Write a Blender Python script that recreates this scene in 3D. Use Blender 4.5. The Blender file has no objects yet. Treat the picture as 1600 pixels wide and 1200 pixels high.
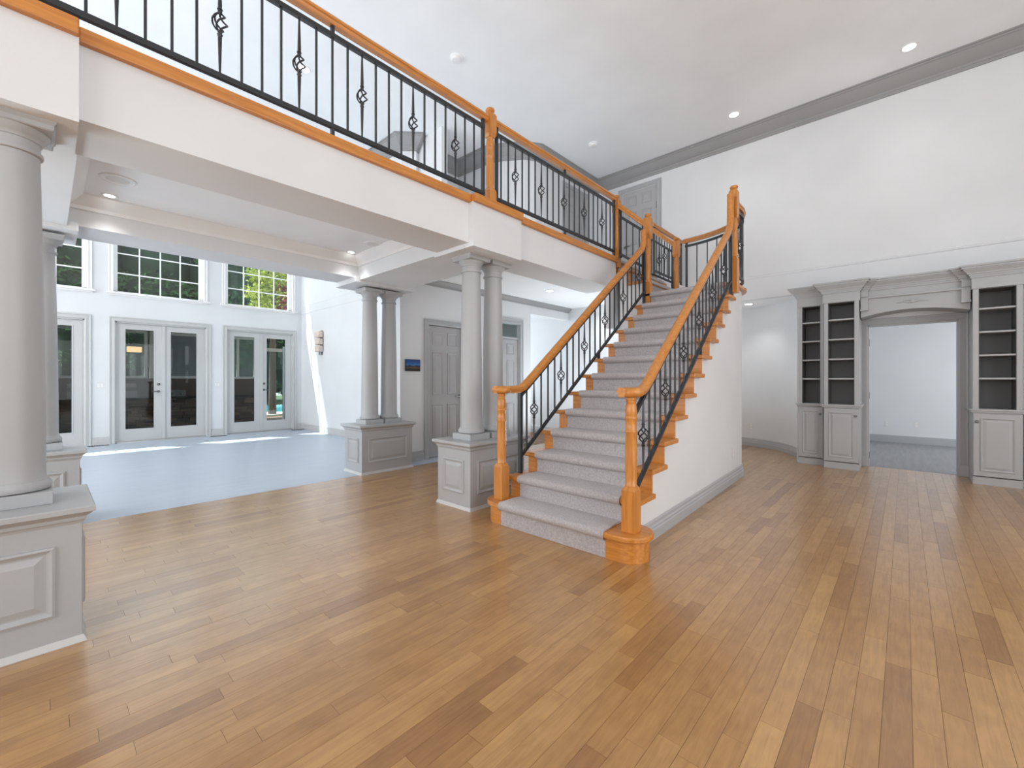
import bpy, bmesh, math, random
from mathutils import Vector

random.seed(7)
C = bpy.context.scene.collection
sc = bpy.context.scene
PI = math.pi

# ------------------------------------------------------------------ camera, world, sun, fill lights, exposure
TH = math.radians(42.5)
cam_d = bpy.data.cameras.new('camera')
cam = bpy.data.objects.new('camera', cam_d)
C.objects.link(cam)
cam.location = (0, 0, 1.25)
cam.rotation_euler = (PI / 2, 0, TH)
cam_d.sensor_fit = 'HORIZONTAL'
cam_d.sensor_width = 36.0
cam_d.lens = 36.0 * 670.0 / 1600.0
cam_d.shift_y = -5.7 / 1600.0
cam_d.clip_start = 0.05
cam_d.clip_end = 200
sc.camera = cam

w = bpy.data.worlds.new('sky')
sc.world = w
w.use_nodes = True
bg = w.node_tree.nodes['Background']
bg.inputs[0].default_value = (0.95, 0.972, 1.0, 1)
bg.inputs[1].default_value = 3.3

sun_d = bpy.data.lights.new('sun', 'SUN')
sun_d.energy = 22.0
sun_d.angle = math.radians(0.5)
sun_d.color = (1.0, 0.96, 0.9)
sun = bpy.data.objects.new('sun', sun_d)
C.objects.link(sun)
sun.location = (-16, 0, 14)
sun.rotation_euler = Vector((0.36, 0.30, -1.0)).to_track_quat('-Z', 'Y').to_euler()


def area(name, loc, aim, sx, sy, power, color=(1, 1, 1)):
    d = bpy.data.lights.new(name, 'AREA')
    d.shape = 'RECTANGLE'
    d.size = sx
    d.size_y = sy
    d.energy = power
    d.color = color
    o = bpy.data.objects.new(name, d)
    C.objects.link(o)
    o.location = loc
    o.rotation_euler = Vector(aim).to_track_quat('-Z', 'Z').to_euler()
    return o


# fill lights added at unseen windows behind the viewer and beside the family room
COOL = (0.84, 0.93, 1.0)
area('window_light_east', (4.13, 2.2, 1.7), (-1, 0, 0), 6.4, 2.6, 80, COOL)
area('window_light_south', (-1.6, -4.43, 2.2), (0, 1, 0), 3.4, 3.4, 44, COOL)
area('window_light_family', (-8.6, -4.43, 2.6), (0, 1, 0), 5.0, 4.4, 155, (1.0, 0.92, 0.84))
# unseen fill lights added to brighten the back room, hall, gallery and ceilings
area('window_light_back_room', (2.85, 10.2, 1.4), (-1, 0, 0), 2.4, 2.0, 66, (0.98, 0.99, 1.0))  # added fill beside the portal view; no window is built there
area('window_light_hall', (-8.15, 7.35, 1.5), (1, 0, 0), 1.2, 2.2, 45, COOL)  # added fill at the hidden end of the hall
area('bounced_flash_hall', (-4.3, 7.0, 0.2), (0, -0.1, 1), 1.2, 1.2, 60, COOL)  # added up-light hidden behind the stairs
area('bounced_flash_gallery', (-4.3, 3.0, 3.06), (0.1, 0, 1), 1.6, 8.0, 40, COOL)  # added fill lying face-up on the gallery floor, out of view
area('bounced_flash_tray', (-4.4, -1.7, 0.7), (0, 0.75, 1), 0.8, 0.8, 36, (0.68, 0.87, 1.0))  # added up-light beyond the left edge, brightens the tray ceiling
area('window_light_gallery', (-4.6, -4.43, 4.2), (0, 1, 0), 2.4, 2.0, 52, COOL)  # added fill on the solid upper wall, out of view

sc.view_settings.view_transform = 'Standard'
sc.view_settings.look = 'None'
sc.view_settings.exposure = -0.12
sc.view_settings.gamma = 1.0
sc.view_settings.use_curve_mapping = False
sc.cycles.use_denoising = True
sc.cycles.max_bounces = 12
sc.cycles.diffuse_bounces = 7
sc.cycles.transparent_max_bounces = 16
sc.cycles.caustics_reflective = False
sc.cycles.caustics_refractive = False


# ------------------------------------------------------------------ materials
def new_mat(name, color=(0.8, 0.8, 0.8), rough=0.5, metal=0.0, spec=0.5):
    m = bpy.data.materials.new(name)
    m.use_nodes = True
    b = m.node_tree.nodes['Principled BSDF']
    b.inputs['Base Color'].default_value = (*color, 1)
    b.inputs['Roughness'].default_value = rough
    b.inputs['Metallic'].default_value = metal
    b.inputs['Specular IOR Level'].default_value = spec
    return m


def nodes(m):
    return m.node_tree.nodes, m.node_tree.links, m.node_tree.nodes['Principled BSDF']


def paint(name, color, rough=0.5, bump=0.03, scale=90, spec=0.4, var=0.03):
    m = new_mat(name, color, rough, spec=spec)
    N, L, b = nodes(m)
    geo = N.new('ShaderNodeNewGeometry')
    n = N.new('ShaderNodeTexNoise')
    n.inputs['Scale'].default_value = scale
    n.inputs['Detail'].default_value = 3
    L.new(geo.outputs['Position'], n.inputs['Vector'])
    bp = N.new('ShaderNodeBump')
    bp.inputs['Strength'].default_value = bump
    bp.inputs['Distance'].default_value = 0.002
    L.new(n.outputs['Fac'], bp.inputs['Height'])
    L.new(bp.outputs['Normal'], b.inputs['Normal'])
    n2 = N.new('ShaderNodeTexNoise')
    n2.inputs['Scale'].default_value = 1.3
    L.new(geo.outputs['Position'], n2.inputs['Vector'])
    r = N.new('ShaderNodeValToRGB')
    r.color_ramp.elements[0].position = 0.3
    r.color_ramp.elements[1].position = 0.7
    r.color_ramp.elements[0].color = (*[c * (1 - var) for c in color], 1)
    r.color_ramp.elements[1].color = (*[min(1, c * (1 + var)) for c in color], 1)
    L.new(n2.outputs['Fac'], r.inputs['Fac'])
    L.new(r.outputs['Color'], b.inputs['Base Color'])
    return m


def wood(name, c0, c1, axis, rough=0.3, scale=1.0, coat=0.08):
    """grain stretched along one world axis (0,1,2)"""
    m = new_mat(name, c0, rough)
    N, L, b = nodes(m)
    geo = N.new('ShaderNodeNewGeometry')
    mp = N.new('ShaderNodeMapping')
    s = [22 * scale] * 3
    s[axis] = 1.6 * scale
    mp.inputs['Scale'].default_value = s
    L.new(geo.outputs['Position'], mp.inputs['Vector'])
    n = N.new('ShaderNodeTexNoise')
    n.inputs['Scale'].default_value = 2.2
    n.inputs['Detail'].default_value = 5
    n.inputs['Distortion'].default_value = 0.6
    L.new(mp.outputs['Vector'], n.inputs['Vector'])
    r = N.new('ShaderNodeValToRGB')
    r.color_ramp.elements[0].position = 0.32
    r.color_ramp.elements[1].position = 0.68
    r.color_ramp.elements[0].color = (*c0, 1)
    r.color_ramp.elements[1].color = (*c1, 1)
    L.new(n.outputs['Fac'], r.inputs['Fac'])
    L.new(r.outputs['Color'], b.inputs['Base Color'])
    b.inputs['Coat Weight'].default_value = coat
    b.inputs['Coat Roughness'].default_value = 0.15
    return m


def floor_wood():
    m = new_mat('maple_strip', (0.5, 0.3, 0.15), 0.40, spec=0.4)
    N, L, b = nodes(m)
    b.inputs['Coat Weight'].default_value = 1.0
    b.inputs['Coat Roughness'].default_value = 0.24
    b.inputs['Coat IOR'].default_value = 1.7
    at = N.new('ShaderNodeAttribute')
    at.attribute_name = 'tone'
    geo = N.new('ShaderNodeNewGeometry')
    sep = N.new('ShaderNodeSeparateColor')
    L.new(at.outputs['Color'], sep.inputs['Color'])
    off = N.new('ShaderNodeVectorMath')
    off.operation = 'SCALE'
    L.new(at.outputs['Color'], off.inputs[0])
    off.inputs['Scale'].default_value = 37.0
    add = N.new('ShaderNodeVectorMath')
    L.new(geo.outputs['Position'], add.inputs[0])
    L.new(off.outputs['Vector'], add.inputs[1])
    mp = N.new('ShaderNodeMapping')
    mp.inputs['Scale'].default_value = (30, 2.6, 1)
    L.new(add.outputs['Vector'], mp.inputs['Vector'])
    n = N.new('ShaderNodeTexNoise')
    n.inputs['Scale'].default_value = 1.6
    n.inputs['Detail'].default_value = 6
    n.inputs['Distortion'].default_value = 1.2
    L.new(mp.outputs['Vector'], n.inputs['Vector'])
    r = N.new('ShaderNodeValToRGB')
    e = r.color_ramp.elements
    e[0].position = 0.0
    e[0].color = (0.26, 0.116, 0.030, 1)
    e[1].position = 1.0
    e[1].color = (0.54, 0.312, 0.110, 1)
    k = e.new(0.30)
    k.color = (0.38, 0.190, 0.054, 1)
    k = e.new(0.65)
    k.color = (0.445, 0.238, 0.074, 1)
    L.new(sep.outputs['Red'], r.inputs['Fac'])
    r2 = N.new('ShaderNodeValToRGB')
    r2.color_ramp.elements[0].position = 0.25
    r2.color_ramp.elements[1].position = 0.62
    r2.color_ramp.elements[0].color = (0.80, 0.76, 0.72, 1)
    r2.color_ramp.elements[1].color = (1.04, 1.04, 1.04, 1)
    L.new(n.outputs['Fac'], r2.inputs['Fac'])
    # soft cloudy figure of the maple
    n3 = N.new('ShaderNodeTexNoise')
    n3.inputs['Scale'].default_value = 9
    n3.inputs['Detail'].default_value = 2
    L.new(add.outputs['Vector'], n3.inputs['Vector'])
    r3 = N.new('ShaderNodeValToRGB')
    r3.color_ramp.elements[0].position = 0.3
    r3.color_ramp.elements[1].position = 0.6
    r3.color_ramp.elements[0].color = (0.88, 0.86, 0.84, 1)
    r3.color_ramp.elements[1].color = (1, 1, 1, 1)
    L.new(n3.outputs['Fac'], r3.inputs['Fac'])
    mx = N.new('ShaderNodeMix')
    mx.data_type = 'RGBA'
    mx.blend_type = 'MULTIPLY'
    mx.inputs[0].default_value = 1
    L.new(r.outputs['Color'], mx.inputs[6])
    L.new(r2.outputs['Color'], mx.inputs[7])
    mx2 = N.new('ShaderNodeMix')
    mx2.data_type = 'RGBA'
    mx2.blend_type = 'MULTIPLY'
    mx2.inputs[0].default_value = 1
    L.new(mx.outputs[2], mx2.inputs[6])
    L.new(r3.outputs['Color'], mx2.inputs[7])
    L.new(mx2.outputs[2], b.inputs['Base Color'])
    bp = N.new('ShaderNodeBump')
    bp.inputs['Strength'].default_value = 0.06
    bp.inputs['Distance'].default_value = 0.002
    L.new(n.outputs['Fac'], bp.inputs['Height'])
    L.new(bp.outputs['Normal'], b.inputs['Normal'])
    return m


def carpet():
    m = new_mat('carpet', (0.36, 0.33, 0.33), 0.95, spec=0.1)
    N, L, b = nodes(m)
    geo = N.new('ShaderNodeNewGeometry')
    n = N.new('ShaderNodeTexNoise')
    n.inputs['Scale'].default_value = 420
    n.inputs['Detail'].default_value = 2
    L.new(geo.outputs['Position'], n.inputs['Vector'])
    n2 = N.new('ShaderNodeTexNoise')
    n2.inputs['Scale'].default_value = 70
    n2.inputs['Detail'].default_value = 4
    L.new(geo.outputs['Position'], n2.inputs['Vector'])
    ad = N.new('ShaderNodeMath')
    ad.operation = 'ADD'
    L.new(n.outputs['Fac'], ad.inputs[0])
    L.new(n2.outputs['Fac'], ad.inputs[1])
    r = N.new('ShaderNodeValToRGB')
    r.color_ramp.elements[0].position = 0.36
    r.color_ramp.elements[1].position = 0.64
    r.color_ramp.elements[0].color = (0.345, 0.325, 0.33, 1)
    r.color_ramp.elements[1].color = (0.56, 0.53, 0.536, 1)
    hf = N.new('ShaderNodeMath')
    hf.operation = 'MULTIPLY'
    hf.inputs[1].default_value = 0.5
    L.new(ad.outputs[0], hf.inputs[0])
    L.new(hf.outputs[0], r.inputs['Fac'])
    L.new(r.outputs['Color'], b.inputs['Base Color'])
    bp = N.new('ShaderNodeBump')
    bp.inputs['Strength'].default_value = 0.6
    bp.inputs['Distance'].default_value = 0.006
    L.new(n.outputs['Fac'], bp.inputs['Height'])
    L.new(bp.outputs['Normal'], b.inputs['Normal'])
    b.inputs['Sheen Weight'].default_value = 0.2
    return m


def glass_mat(name, tint=(0.9, 0.95, 0.95), refl=1.0):
    m = bpy.data.materials.new(name)
    m.use_nodes = True
    N, L = m.node_tree.nodes, m.node_tree.links
    N.clear()
    o = N.new('ShaderNodeOutputMaterial')
    t = N.new('ShaderNodeBsdfTransparent')
    t.inputs[0].default_value = (*tint, 1)
    g = N.new('ShaderNodeBsdfGlossy')
    g.inputs['Roughness'].default_value = 0.02
    f = N.new('ShaderNodeLayerWeight')
    pw = N.new('ShaderNodeMath')
    pw.operation = 'POWER'
    pw.inputs[1].default_value = 5.0
    L.new(f.outputs['Facing'], pw.inputs[0])
    ml = N.new('ShaderNodeMath')
    ml.operation = 'MULTIPLY_ADD'
    ml.inputs[1].default_value = refl * 0.9
    ml.inputs[2].default_value = 0.05 * refl
    L.new(pw.outputs[0], ml.inputs[0])
    mx = N.new('ShaderNodeMixShader')
    L.new(ml.outputs[0], mx.inputs[0])
    L.new(t.outputs[0], mx.inputs[1])
    L.new(g.outputs[0], mx.inputs[2])
    L.new(mx.outputs[0], o.inputs[0])
    return m


def emit(name, color, s):
    m = new_mat(name, color, 0.5)
    b = m.node_tree.nodes['Principled BSDF']
    b.inputs['Emission Color'].default_value = (*color, 1)
    b.inputs['Emission Strength'].default_value = s
    return m


def foliage_mat(name, c0, c1):
    m = new_mat(name, c0, 0.7, spec=0.2)
    N, L, b = nodes(m)
    geo = N.new('ShaderNodeNewGeometry')
    n = N.new('ShaderNodeTexNoise')
    n.inputs['Scale'].default_value = 2.5
    n.inputs['Detail'].default_value = 4
    L.new(geo.outputs['Position'], n.inputs['Vector'])
    r = N.new('ShaderNodeValToRGB')
    r.color_ramp.elements[0].position = 0.35
    r.color_ramp.elements[1].position = 0.68
    r.color_ramp.elements[0].color = (*c0, 1)
    r.color_ramp.elements[1].color = (*c1, 1)
    L.new(n.outputs['Fac'], r.inputs['Fac'])
    L.new(r.outputs['Color'], b.inputs['Base Color'])
    return m


M = {}
M['wall'] = paint('white_wall_paint', (0.70, 0.717, 0.733), 0.6)
M['ceil'] = paint('white_ceiling_paint', (0.86, 0.88, 0.90), 0.7)
M['grey'] = paint('grey_trim_paint', (0.405, 0.416, 0.428), 0.4, bump=0.02)
M['greydoor'] = paint('grey_door_paint', (0.40, 0.398, 0.404), 0.4, bump=0.02)
M['greycrown'] = paint('grey_crown_paint', (0.30, 0.30, 0.303), 0.45, bump=0.02)  # trim grey darkened; the crowns' poor light is put into the colour
M['lightgrey'] = paint('pale_grey_trim_paint', (0.52, 0.53, 0.525), 0.4, bump=0.02)
M['whitetrim'] = paint('white_trim_paint', (0.80, 0.80, 0.80), 0.4, bump=0.01)
M['dark'] = paint('dark_grey_liner_paint', (0.115, 0.115, 0.117), 0.5, bump=0.02)
M['vinyl'] = paint('white_vinyl', (0.85, 0.86, 0.86), 0.35, bump=0.0)
OC0, OC1 = (0.46, 0.165, 0.028), (0.62, 0.260, 0.055)
M['oak_y'] = wood('oak_along_stairs', OC0, OC1, 1)
M['oak_x'] = wood('oak_across_stairs', OC0, OC1, 0)
M['oak_z'] = wood('oak_upright', OC0, OC1, 2)
M['iron'] = new_mat('black_iron', (0.015, 0.018, 0.023), 0.38, 0.0, 0.55)
M['chrome'] = new_mat('satin_nickel', (0.55, 0.55, 0.54), 0.3, 1.0)
M['pewter'] = new_mat('dark_pewter', (0.16, 0.16, 0.16), 0.35, 0.9)
M['plank'] = floor_wood()
M['carpet'] = carpet()
M['sub'] = new_mat('subfloor', (0.16, 0.09, 0.045), 0.8)
M['glass'] = glass_mat('window_glass', (0.86, 0.92, 0.92), 0.9)
M['glassdoor'] = glass_mat('door_glass', (0.74, 0.78, 0.77), 0.35)
M['lens'] = emit('lamp_lens', (1, 0.98, 0.95), 14)
M['screen_mesh'] = paint('grey_insect_screen', (0.16, 0.18, 0.20), 0.6)
M['plate'] = new_mat('white_plastic', (0.70, 0.70, 0.69), 0.4)
M['frost'] = emit('frosted_transom_glass', (0.85, 0.86, 0.87), 0.25)


def streak_floor(name, c0, c1, rough):
    m = new_mat(name, c0, rough, spec=0.5)
    N, L, b = nodes(m)
    geo = N.new('ShaderNodeNewGeometry')
    mp = N.new('ShaderNodeMapping')
    mp.inputs['Scale'].default_value = (9, 0.8, 1)
    L.new(geo.outputs['Position'], mp.inputs['Vector'])
    n = N.new('ShaderNodeTexNoise')
    n.inputs['Scale'].default_value = 2.0
    n.inputs['Detail'].default_value = 5
    L.new(mp.outputs['Vector'], n.inputs['Vector'])
    r = N.new('ShaderNodeValToRGB')
    r.color_ramp.elements[0].position = 0.3
    r.color_ramp.elements[1].position = 0.7
    r.color_ramp.elements[0].color = (*c0, 1)
    r.color_ramp.elements[1].color = (*c1, 1)
    L.new(n.outputs['Fac'], r.inputs['Fac'])
    L.new(r.outputs['Color'], b.inputs['Base Color'])
    return m


M['bluefloor'] = streak_floor('pale_blue_floor', (0.43, 0.49, 0.575), (0.48, 0.54, 0.625), 0.38)
M['greyfloor'] = streak_floor('grey_floor', (0.20, 0.20, 0.212), (0.26, 0.26, 0.272), 0.45)


# ------------------------------------------------------------------ mesh builder
class MB:
    def __init__(self, T=None):
        self.v, self.f, self.T = [], [], T

    def _add(self, vs, fs):
        n = len(self.v)
        T = self.T
        self.v += [tuple(T(*p)) if T else tuple(p) for p in vs]
        self.f += [tuple(i + n for i in f) for f in fs]
        return self

    def box(self, x0, x1, y0, y1, z0, z1):
        return self._add([(x0, y0, z0), (x1, y0, z0), (x1, y1, z0), (x0, y1, z0), (x0, y0, z1), (x1, y0, z1), (x1, y1, z1), (x0, y1, z1)],
                         [(0, 3, 2, 1), (4, 5, 6, 7), (0, 1, 5, 4), (1, 2, 6, 5), (2, 3, 7, 6), (3, 0, 4, 7)])

    def frustum(self, r0, z0, r1, z1):
        """two rectangles (x0,x1,y0,y1) at z0 and z1"""
        a, b = r0, r1
        return self._add([(a[0], a[2], z0), (a[1], a[2], z0), (a[1], a[3], z0), (a[0], a[3], z0), (b[0], b[2], z1), (b[1], b[2], z1), (b[1], b[3], z1), (b[0], b[3], z1)],
                         [(0, 3, 2, 1), (4, 5, 6, 7), (0, 1, 5, 4), (1, 2, 6, 5), (2, 3, 7, 6), (3, 0, 4, 7)])

    def prism(self, poly, z0, z1):
        n = len(poly)
        vs = [(x, y, z0) for x, y in poly] + [(x, y, z1) for x, y in poly]
        fs = [tuple(range(n - 1, -1, -1)), tuple(range(n, 2 * n))]
        fs += [(i, (i + 1) % n, n + (i + 1) % n, n + i) for i in range(n)]
        return self._add(vs, fs)

    def extrude(self, A, B):
        """loft between two equal-length 3D polygons"""
        n = len(A)
        fs = [tuple(range(n - 1, -1, -1)), tuple(range(n, 2 * n))]
        fs += [(i, (i + 1) % n, n + (i + 1) % n, n + i) for i in range(n)]
        return self._add(list(A) + list(B), fs)

    def lathe(self, prof, cx=0, cy=0, n=24):
        vs, fs = [], []
        for r, z in prof:
            for i in range(n):
                a = 2 * PI * i / n
                vs.append((cx + r * math.cos(a), cy + r * math.sin(a), z))
        m = len(prof)
        for j in range(m - 1):
            for i in range(n):
                k = (i + 1) % n
                fs.append((j * n + i, j * n + k, (j + 1) * n + k, (j + 1) * n + i))
        fs.append(tuple(range(n - 1, -1, -1)))
        fs.append(tuple((m - 1) * n + i for i in range(n)))
        return self._add(vs, fs)

    def tube(self, pts, r, n=6):
        pts = [Vector(p) for p in pts]
        rs = r if isinstance(r, (list, tuple)) else [r] * len(pts)
        vs, fs = [], []
        up = Vector((0.31, 0.17, 0.93))
        for i, p in enumerate(pts):
            t = (pts[min(i + 1, len(pts) - 1)] - pts[max(i - 1, 0)]).normalized()
            a = t.cross(up)
            if a.length < 1e-4:
                a = t.cross(Vector((1, 0, 0)))
            a.normalize()
            b = t.cross(a)
            for k in range(n):
                an = 2 * PI * k / n
                vs.append(tuple(p + rs[i] * (math.cos(an) * a + math.sin(an) * b)))
        for i in range(len(pts) - 1):
            for k in range(n):
                q = (k + 1) % n
                fs.append((i * n + k, i * n + q, (i + 1) * n + q, (i + 1) * n + k))
        fs.append(tuple(range(n - 1, -1, -1)))
        fs.append(tuple((len(pts) - 1) * n + k for k in range(n)))
        return self._add(vs, fs)

    def sweep3(self, path, prof):
        """rail: profile (lateral u, up v) carried along a 3D path"""
        P = [Vector(p) for p in path]
        vs, fs, lat = [], [], None
        n = len(prof)
        for i, p in enumerate(P):
            t0 = (P[i] - P[i - 1]).normalized() if i else (P[1] - P[0]).normalized()
            t1 = (P[i + 1] - P[i]).normalized() if i < len(P) - 1 else t0
            t = (t0 + t1).normalized()
            h = Vector((t.y, -t.x, 0))
            if h.length > 0.15 or lat is None:
                lat = h.normalized()
            upv = lat.cross(t)
            k = 1 / max(0.5, t.dot(t1))
            for u, v in prof:
                vs.append(tuple(p + lat * u + upv * v * k))
        for i in range(len(P) - 1):
            for k in range(n):
                q = (k + 1) % n
                fs.append((i * n + k, i * n + q, (i + 1) * n + q, (i + 1) * n + k))
        fs.append(tuple(range(n - 1, -1, -1)))
        fs.append(tuple((len(P) - 1) * n + k for k in range(n)))
        return self._add(vs, fs)

    def molding(self, path, prof, closed=False):
        """plan path [(x,y)], profile [(d,z)]: d is measured to the left of travel; mitred"""
        P = [Vector(p) for p in path]
        m, n = len(P), len(prof)
        vs, fs = [], []
        for i in range(m):
            if closed:
                a, b = P[i] - P[i - 1], P[(i + 1) % m] - P[i]
            else:
                a = P[i] - P[i - 1] if i else P[1] - P[0]
                b = P[i + 1] - P[i] if i < m - 1 else a
            a, b = a.normalized(), b.normalized()
            na, nb = Vector((-a.y, a.x)), Vector((-b.y, b.x))
            mi = (na + nb).normalized()
            mi = mi / max(0.3, mi.dot(na))
            for d, z in prof:
                vs.append((P[i].x + mi.x * d, P[i].y + mi.y * d, z))
        for i in range(m if closed else m - 1):
            j = (i + 1) % m
            for k in range(n):
                q = (k + 1) % n
                fs.append((i * n + k, i * n + q, j * n + q, j * n + k))
        if not closed:
            fs.append(tuple(range(n - 1, -1, -1)))
            fs.append(tuple((m - 1) * n + k for k in range(n)))
        return self._add(vs, fs)

    def ring(self, x0, x1, z0, z1, y0, prof):
        """picture-frame moulding in an x-z rectangle; profile (inset, out) with out along +y from y0"""
        n = len(prof)
        vs, fs = [], []
        for cx, cz, sx, sz in ((x0, z0, 1, 1), (x1, z0, -1, 1), (x1, z1, -1, -1), (x0, z1, 1, -1)):
            for d, o in prof:
                vs.append((cx + sx * d, y0 + o, cz + sz * d))
        for i in range(4):
            j = (i + 1) % 4
            for k in range(n):
                q = (k + 1) % n
                fs.append((i * n + k, i * n + q, j * n + q, j * n + k))
        return self._add(vs, fs)

    def build(self, name, mat, parent=None, smooth=False, bevel=0, seg=2, local=False, kind=None, angle=40):
        me = bpy.data.meshes.new(name)
        off = Vector((0, 0, 0))
        if parent is not None and not local:
            q = parent
            while q is not None:
                off += Vector(q.location)
                q = q.parent
        me.from_pydata([(v[0] - off.x, v[1] - off.y, v[2] - off.z) for v in self.v], [], self.f)
        bm = bmesh.new()
        bm.from_mesh(me)
        bmesh.ops.recalc_face_normals(bm, faces=bm.faces)
        bm.to_mesh(me)
        bm.free()
        me.materials.append(mat)
        if smooth:
            me.set_sharp_from_angle(angle=math.radians(angle))
            for p in me.polygons:
                p.use_smooth = True
        o = bpy.data.objects.new(name, me)
        C.objects.link(o)
        if parent is not None:
            o.parent = parent
        if bevel:
            md = o.modifiers.new('bevel', 'BEVEL')
            md.width = bevel
            md.segments = seg
            md.limit_method = 'ANGLE'
            md.angle_limit = math.radians(35)
            md.harden_normals = False
        if kind:
            o['kind'] = kind
        return o


def thing(name, label, cat, loc, rz=0.0, group=None):
    o = bpy.data.objects.new(name, None)
    C.objects.link(o)
    o.empty_display_size = 0.1
    o.location = loc
    o.rotation_euler = (0, 0, rz)
    o['label'] = label
    o['category'] = cat
    if group:
        o['group'] = group
    return o


def tag(o, label, cat, group=None):
    o['label'] = label
    o['category'] = cat
    if group:
        o['group'] = group
    return o


def st(o, label=None):
    o['kind'] = 'structure'
    if label:
        o['label'] = label
    return o


def st_root(name, loc, label=None):
    o = bpy.data.objects.new(name, None)
    C.objects.link(o)
    o.empty_display_size = 0.1
    o.location = loc
    return st(o, label)


def dup(root, loc, label=None, rz=None):
    r = root.copy()
    C.objects.link(r)
    r.location = loc
    if rz is not None:
        r.rotation_euler = (0, 0, rz)
    if label:
        r['label'] = label
    for ch in list(root.children):
        c = ch.copy()
        C.objects.link(c)
        c.parent = r
        for g in ch.children:
            d = g.copy()
            C.objects.link(d)
            d.parent = c
    return r


def FX(x):   # wall plane x = const, seen from +x: (s along y, t out of the wall, z)
    return lambda s, t, z: (x + t, s, z)


def FY(y):   # wall plane y = const, seen from -y: (s along x, t out of the wall towards -y, z)
    return lambda s, t, z: (s, y - t, z)


def wall_holes(T, s0, s1, z0, z1, holes, th):
    mb = MB(T)
    ss = sorted({s0, s1, *[h[0] for h in holes], *[h[1] for h in holes]})
    zs = sorted({z0, z1, *[h[2] for h in holes], *[h[3] for h in holes]})
    for a, b in zip(ss, ss[1:]):
        run = None
        for c, d in zip(zs, zs[1:]):
            ms, mz = (a + b) / 2, (c + d) / 2
            if any(h[0] < ms < h[1] and h[2] < mz < h[3] for h in holes):
                if run:
                    mb.box(a, b, -th, 0, *run)
                run = None
            else:
                run = (run[0], d) if run else (c, d)
        if run:
            mb.box(a, b, -th, 0, *run)
    return mb


RAISED = [(0, 0), (0.0, 0.010), (0.010, 0.014), (0.020, 0.006), (0.028, 0.002), (0.028, 0)]


def raised_panel(name, T, s0, s1, z0, z1, mat, parent, k=1.0):
    """an applied moulding ring with a bevelled raised field"""
    mb = MB(lambda s, t, z: T(s, t, z))
    mb.ring(s0, s1, z0, z1, 0.0, [(d * k, o * k) for d, o in RAISED])
    i0, i1 = 0.036 * k, 0.066 * k
    a = [(s0 + i0, 0.0005, z0 + i0), (s1 - i0, 0.0005, z0 + i0), (s1 - i0, 0.0005, z1 - i0), (s0 + i0, 0.0005, z1 - i0)]
    b = [(s0 + i1, 0.010 * k, z0 + i1), (s1 - i1, 0.010 * k, z0 + i1), (s1 - i1, 0.010 * k, z1 - i1), (s0 + i1, 0.010 * k, z1 - i1)]
    mb.extrude(a, b)
    return mb.build(name, mat, parent)


RISE, RUN = 0.188, 0.2475
CEIL = 5.51
HALL = 2.86      # ceiling under the gallery
FL2 = 2.99       # gallery floor
LOW = 2.63

# ------------------------------------------------------------------ setting: floors
floor = st_root('floor', (0, 0, 0), 'honey maple strip floor of the hall')
MB().box(-8.2, 4.3, -4.6, 9.5, -0.10, -0.012).build('subfloor', M['sub'], floor)
cam_p = Vector((0, 0, 1.25))
Fv, Rv = Vector((-math.sin(TH), math.cos(TH), 0)), Vector((math.cos(TH), math.sin(TH), 0))


def px(x, y, z):
    d = Vector((x, y, z)) - cam_p
    dep = d.dot(Fv)
    if dep < 0.15:
        return None
    return 800 + 670 * d.dot(Rv) / dep, 594.3 - 670 * d.z / dep


PW = 0.083
planks = []
x = -5.292
while x < 4.2:
    y = -4.55 + random.random() * 0.6 - 0.6
    yend = 9.45 if x < -1.2 else 8.14
    y0 = -4.55
    while y < yend:
        ln = random.choice((0.35, 0.5, 0.6, 0.75, 0.9, 1.1)) * random.uniform(0.85, 1.2)
        a, b = max(y, y0), min(y + ln, yend)
        if b - a > 0.03:
            planks.append((x, x + PW, a, b))
        y += ln
    x += PW


def plank_area(p):
    q = [px(p[0], p[2], 0), px(p[1], p[2], 0), px(p[1], p[3], 0), px(p[0], p[3], 0)]
    if any(i is None for i in q):
        return -1
    cx, cy = sum(i[0] for i in q) / 4, sum(i[1] for i in q) / 4
    if not (-20 < cx < 1620 and cy < 1215):
        return -1
    return abs(sum(q[i][0] * q[(i + 1) % 4][1] - q[(i + 1) % 4][0] * q[i][1] for i in range(4))) / 2


order = sorted(range(len(planks)), key=lambda i: -plank_area(planks[i]))
single = set(order[:300])


def plank_mesh(ps, name):
    vs, fs, tones = [], [], []
    g = 0.0005
    for (x0, x1, a, b) in ps:
        n = len(vs)
        dz = random.uniform(-0.0004, 0.0)
        vs += [(x0 + g, a + g, -0.012), (x1 - g, a + g, -0.012), (x1 - g, b - g, -0.012), (x0 + g, b - g, -0.012),
               (x0 + g, a + g, dz), (x1 - g, a + g, dz), (x1 - g, b - g, dz), (x0 + g, b - g, dz)]
        fs += [tuple(i + n for i in f) for f in ((4, 5, 6, 7), (0, 1, 5, 4), (1, 2, 6, 5), (2, 3, 7, 6), (3, 0, 4, 7))]
        t = min(1, max(0, random.gauss(0.56, 0.13)))
        if random.random() < 0.07:
            t = random.uniform(0.10, 0.28)
        tones += [(t, random.random(), random.random(), 1)] * 8
    me = bpy.data.meshes.new(name)
    me.from_pydata(vs, [], fs)
    ca = me.color_attributes.new('tone', 'FLOAT_COLOR', 'POINT')
    ca.data.foreach_set('color', [c for t in tones for c in t])
    me.materials.append(M['plank'])
    o = bpy.data.objects.new(name, me)
    C.objects.link(o)
    o.parent = floor
    return o


for i in order[:300]:
    plank_mesh([planks[i]], 'floor_strip')
plank_mesh([planks[i] for i in range(len(planks)) if i not in single], 'distant_strips')['kind'] = 'stuff'

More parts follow.
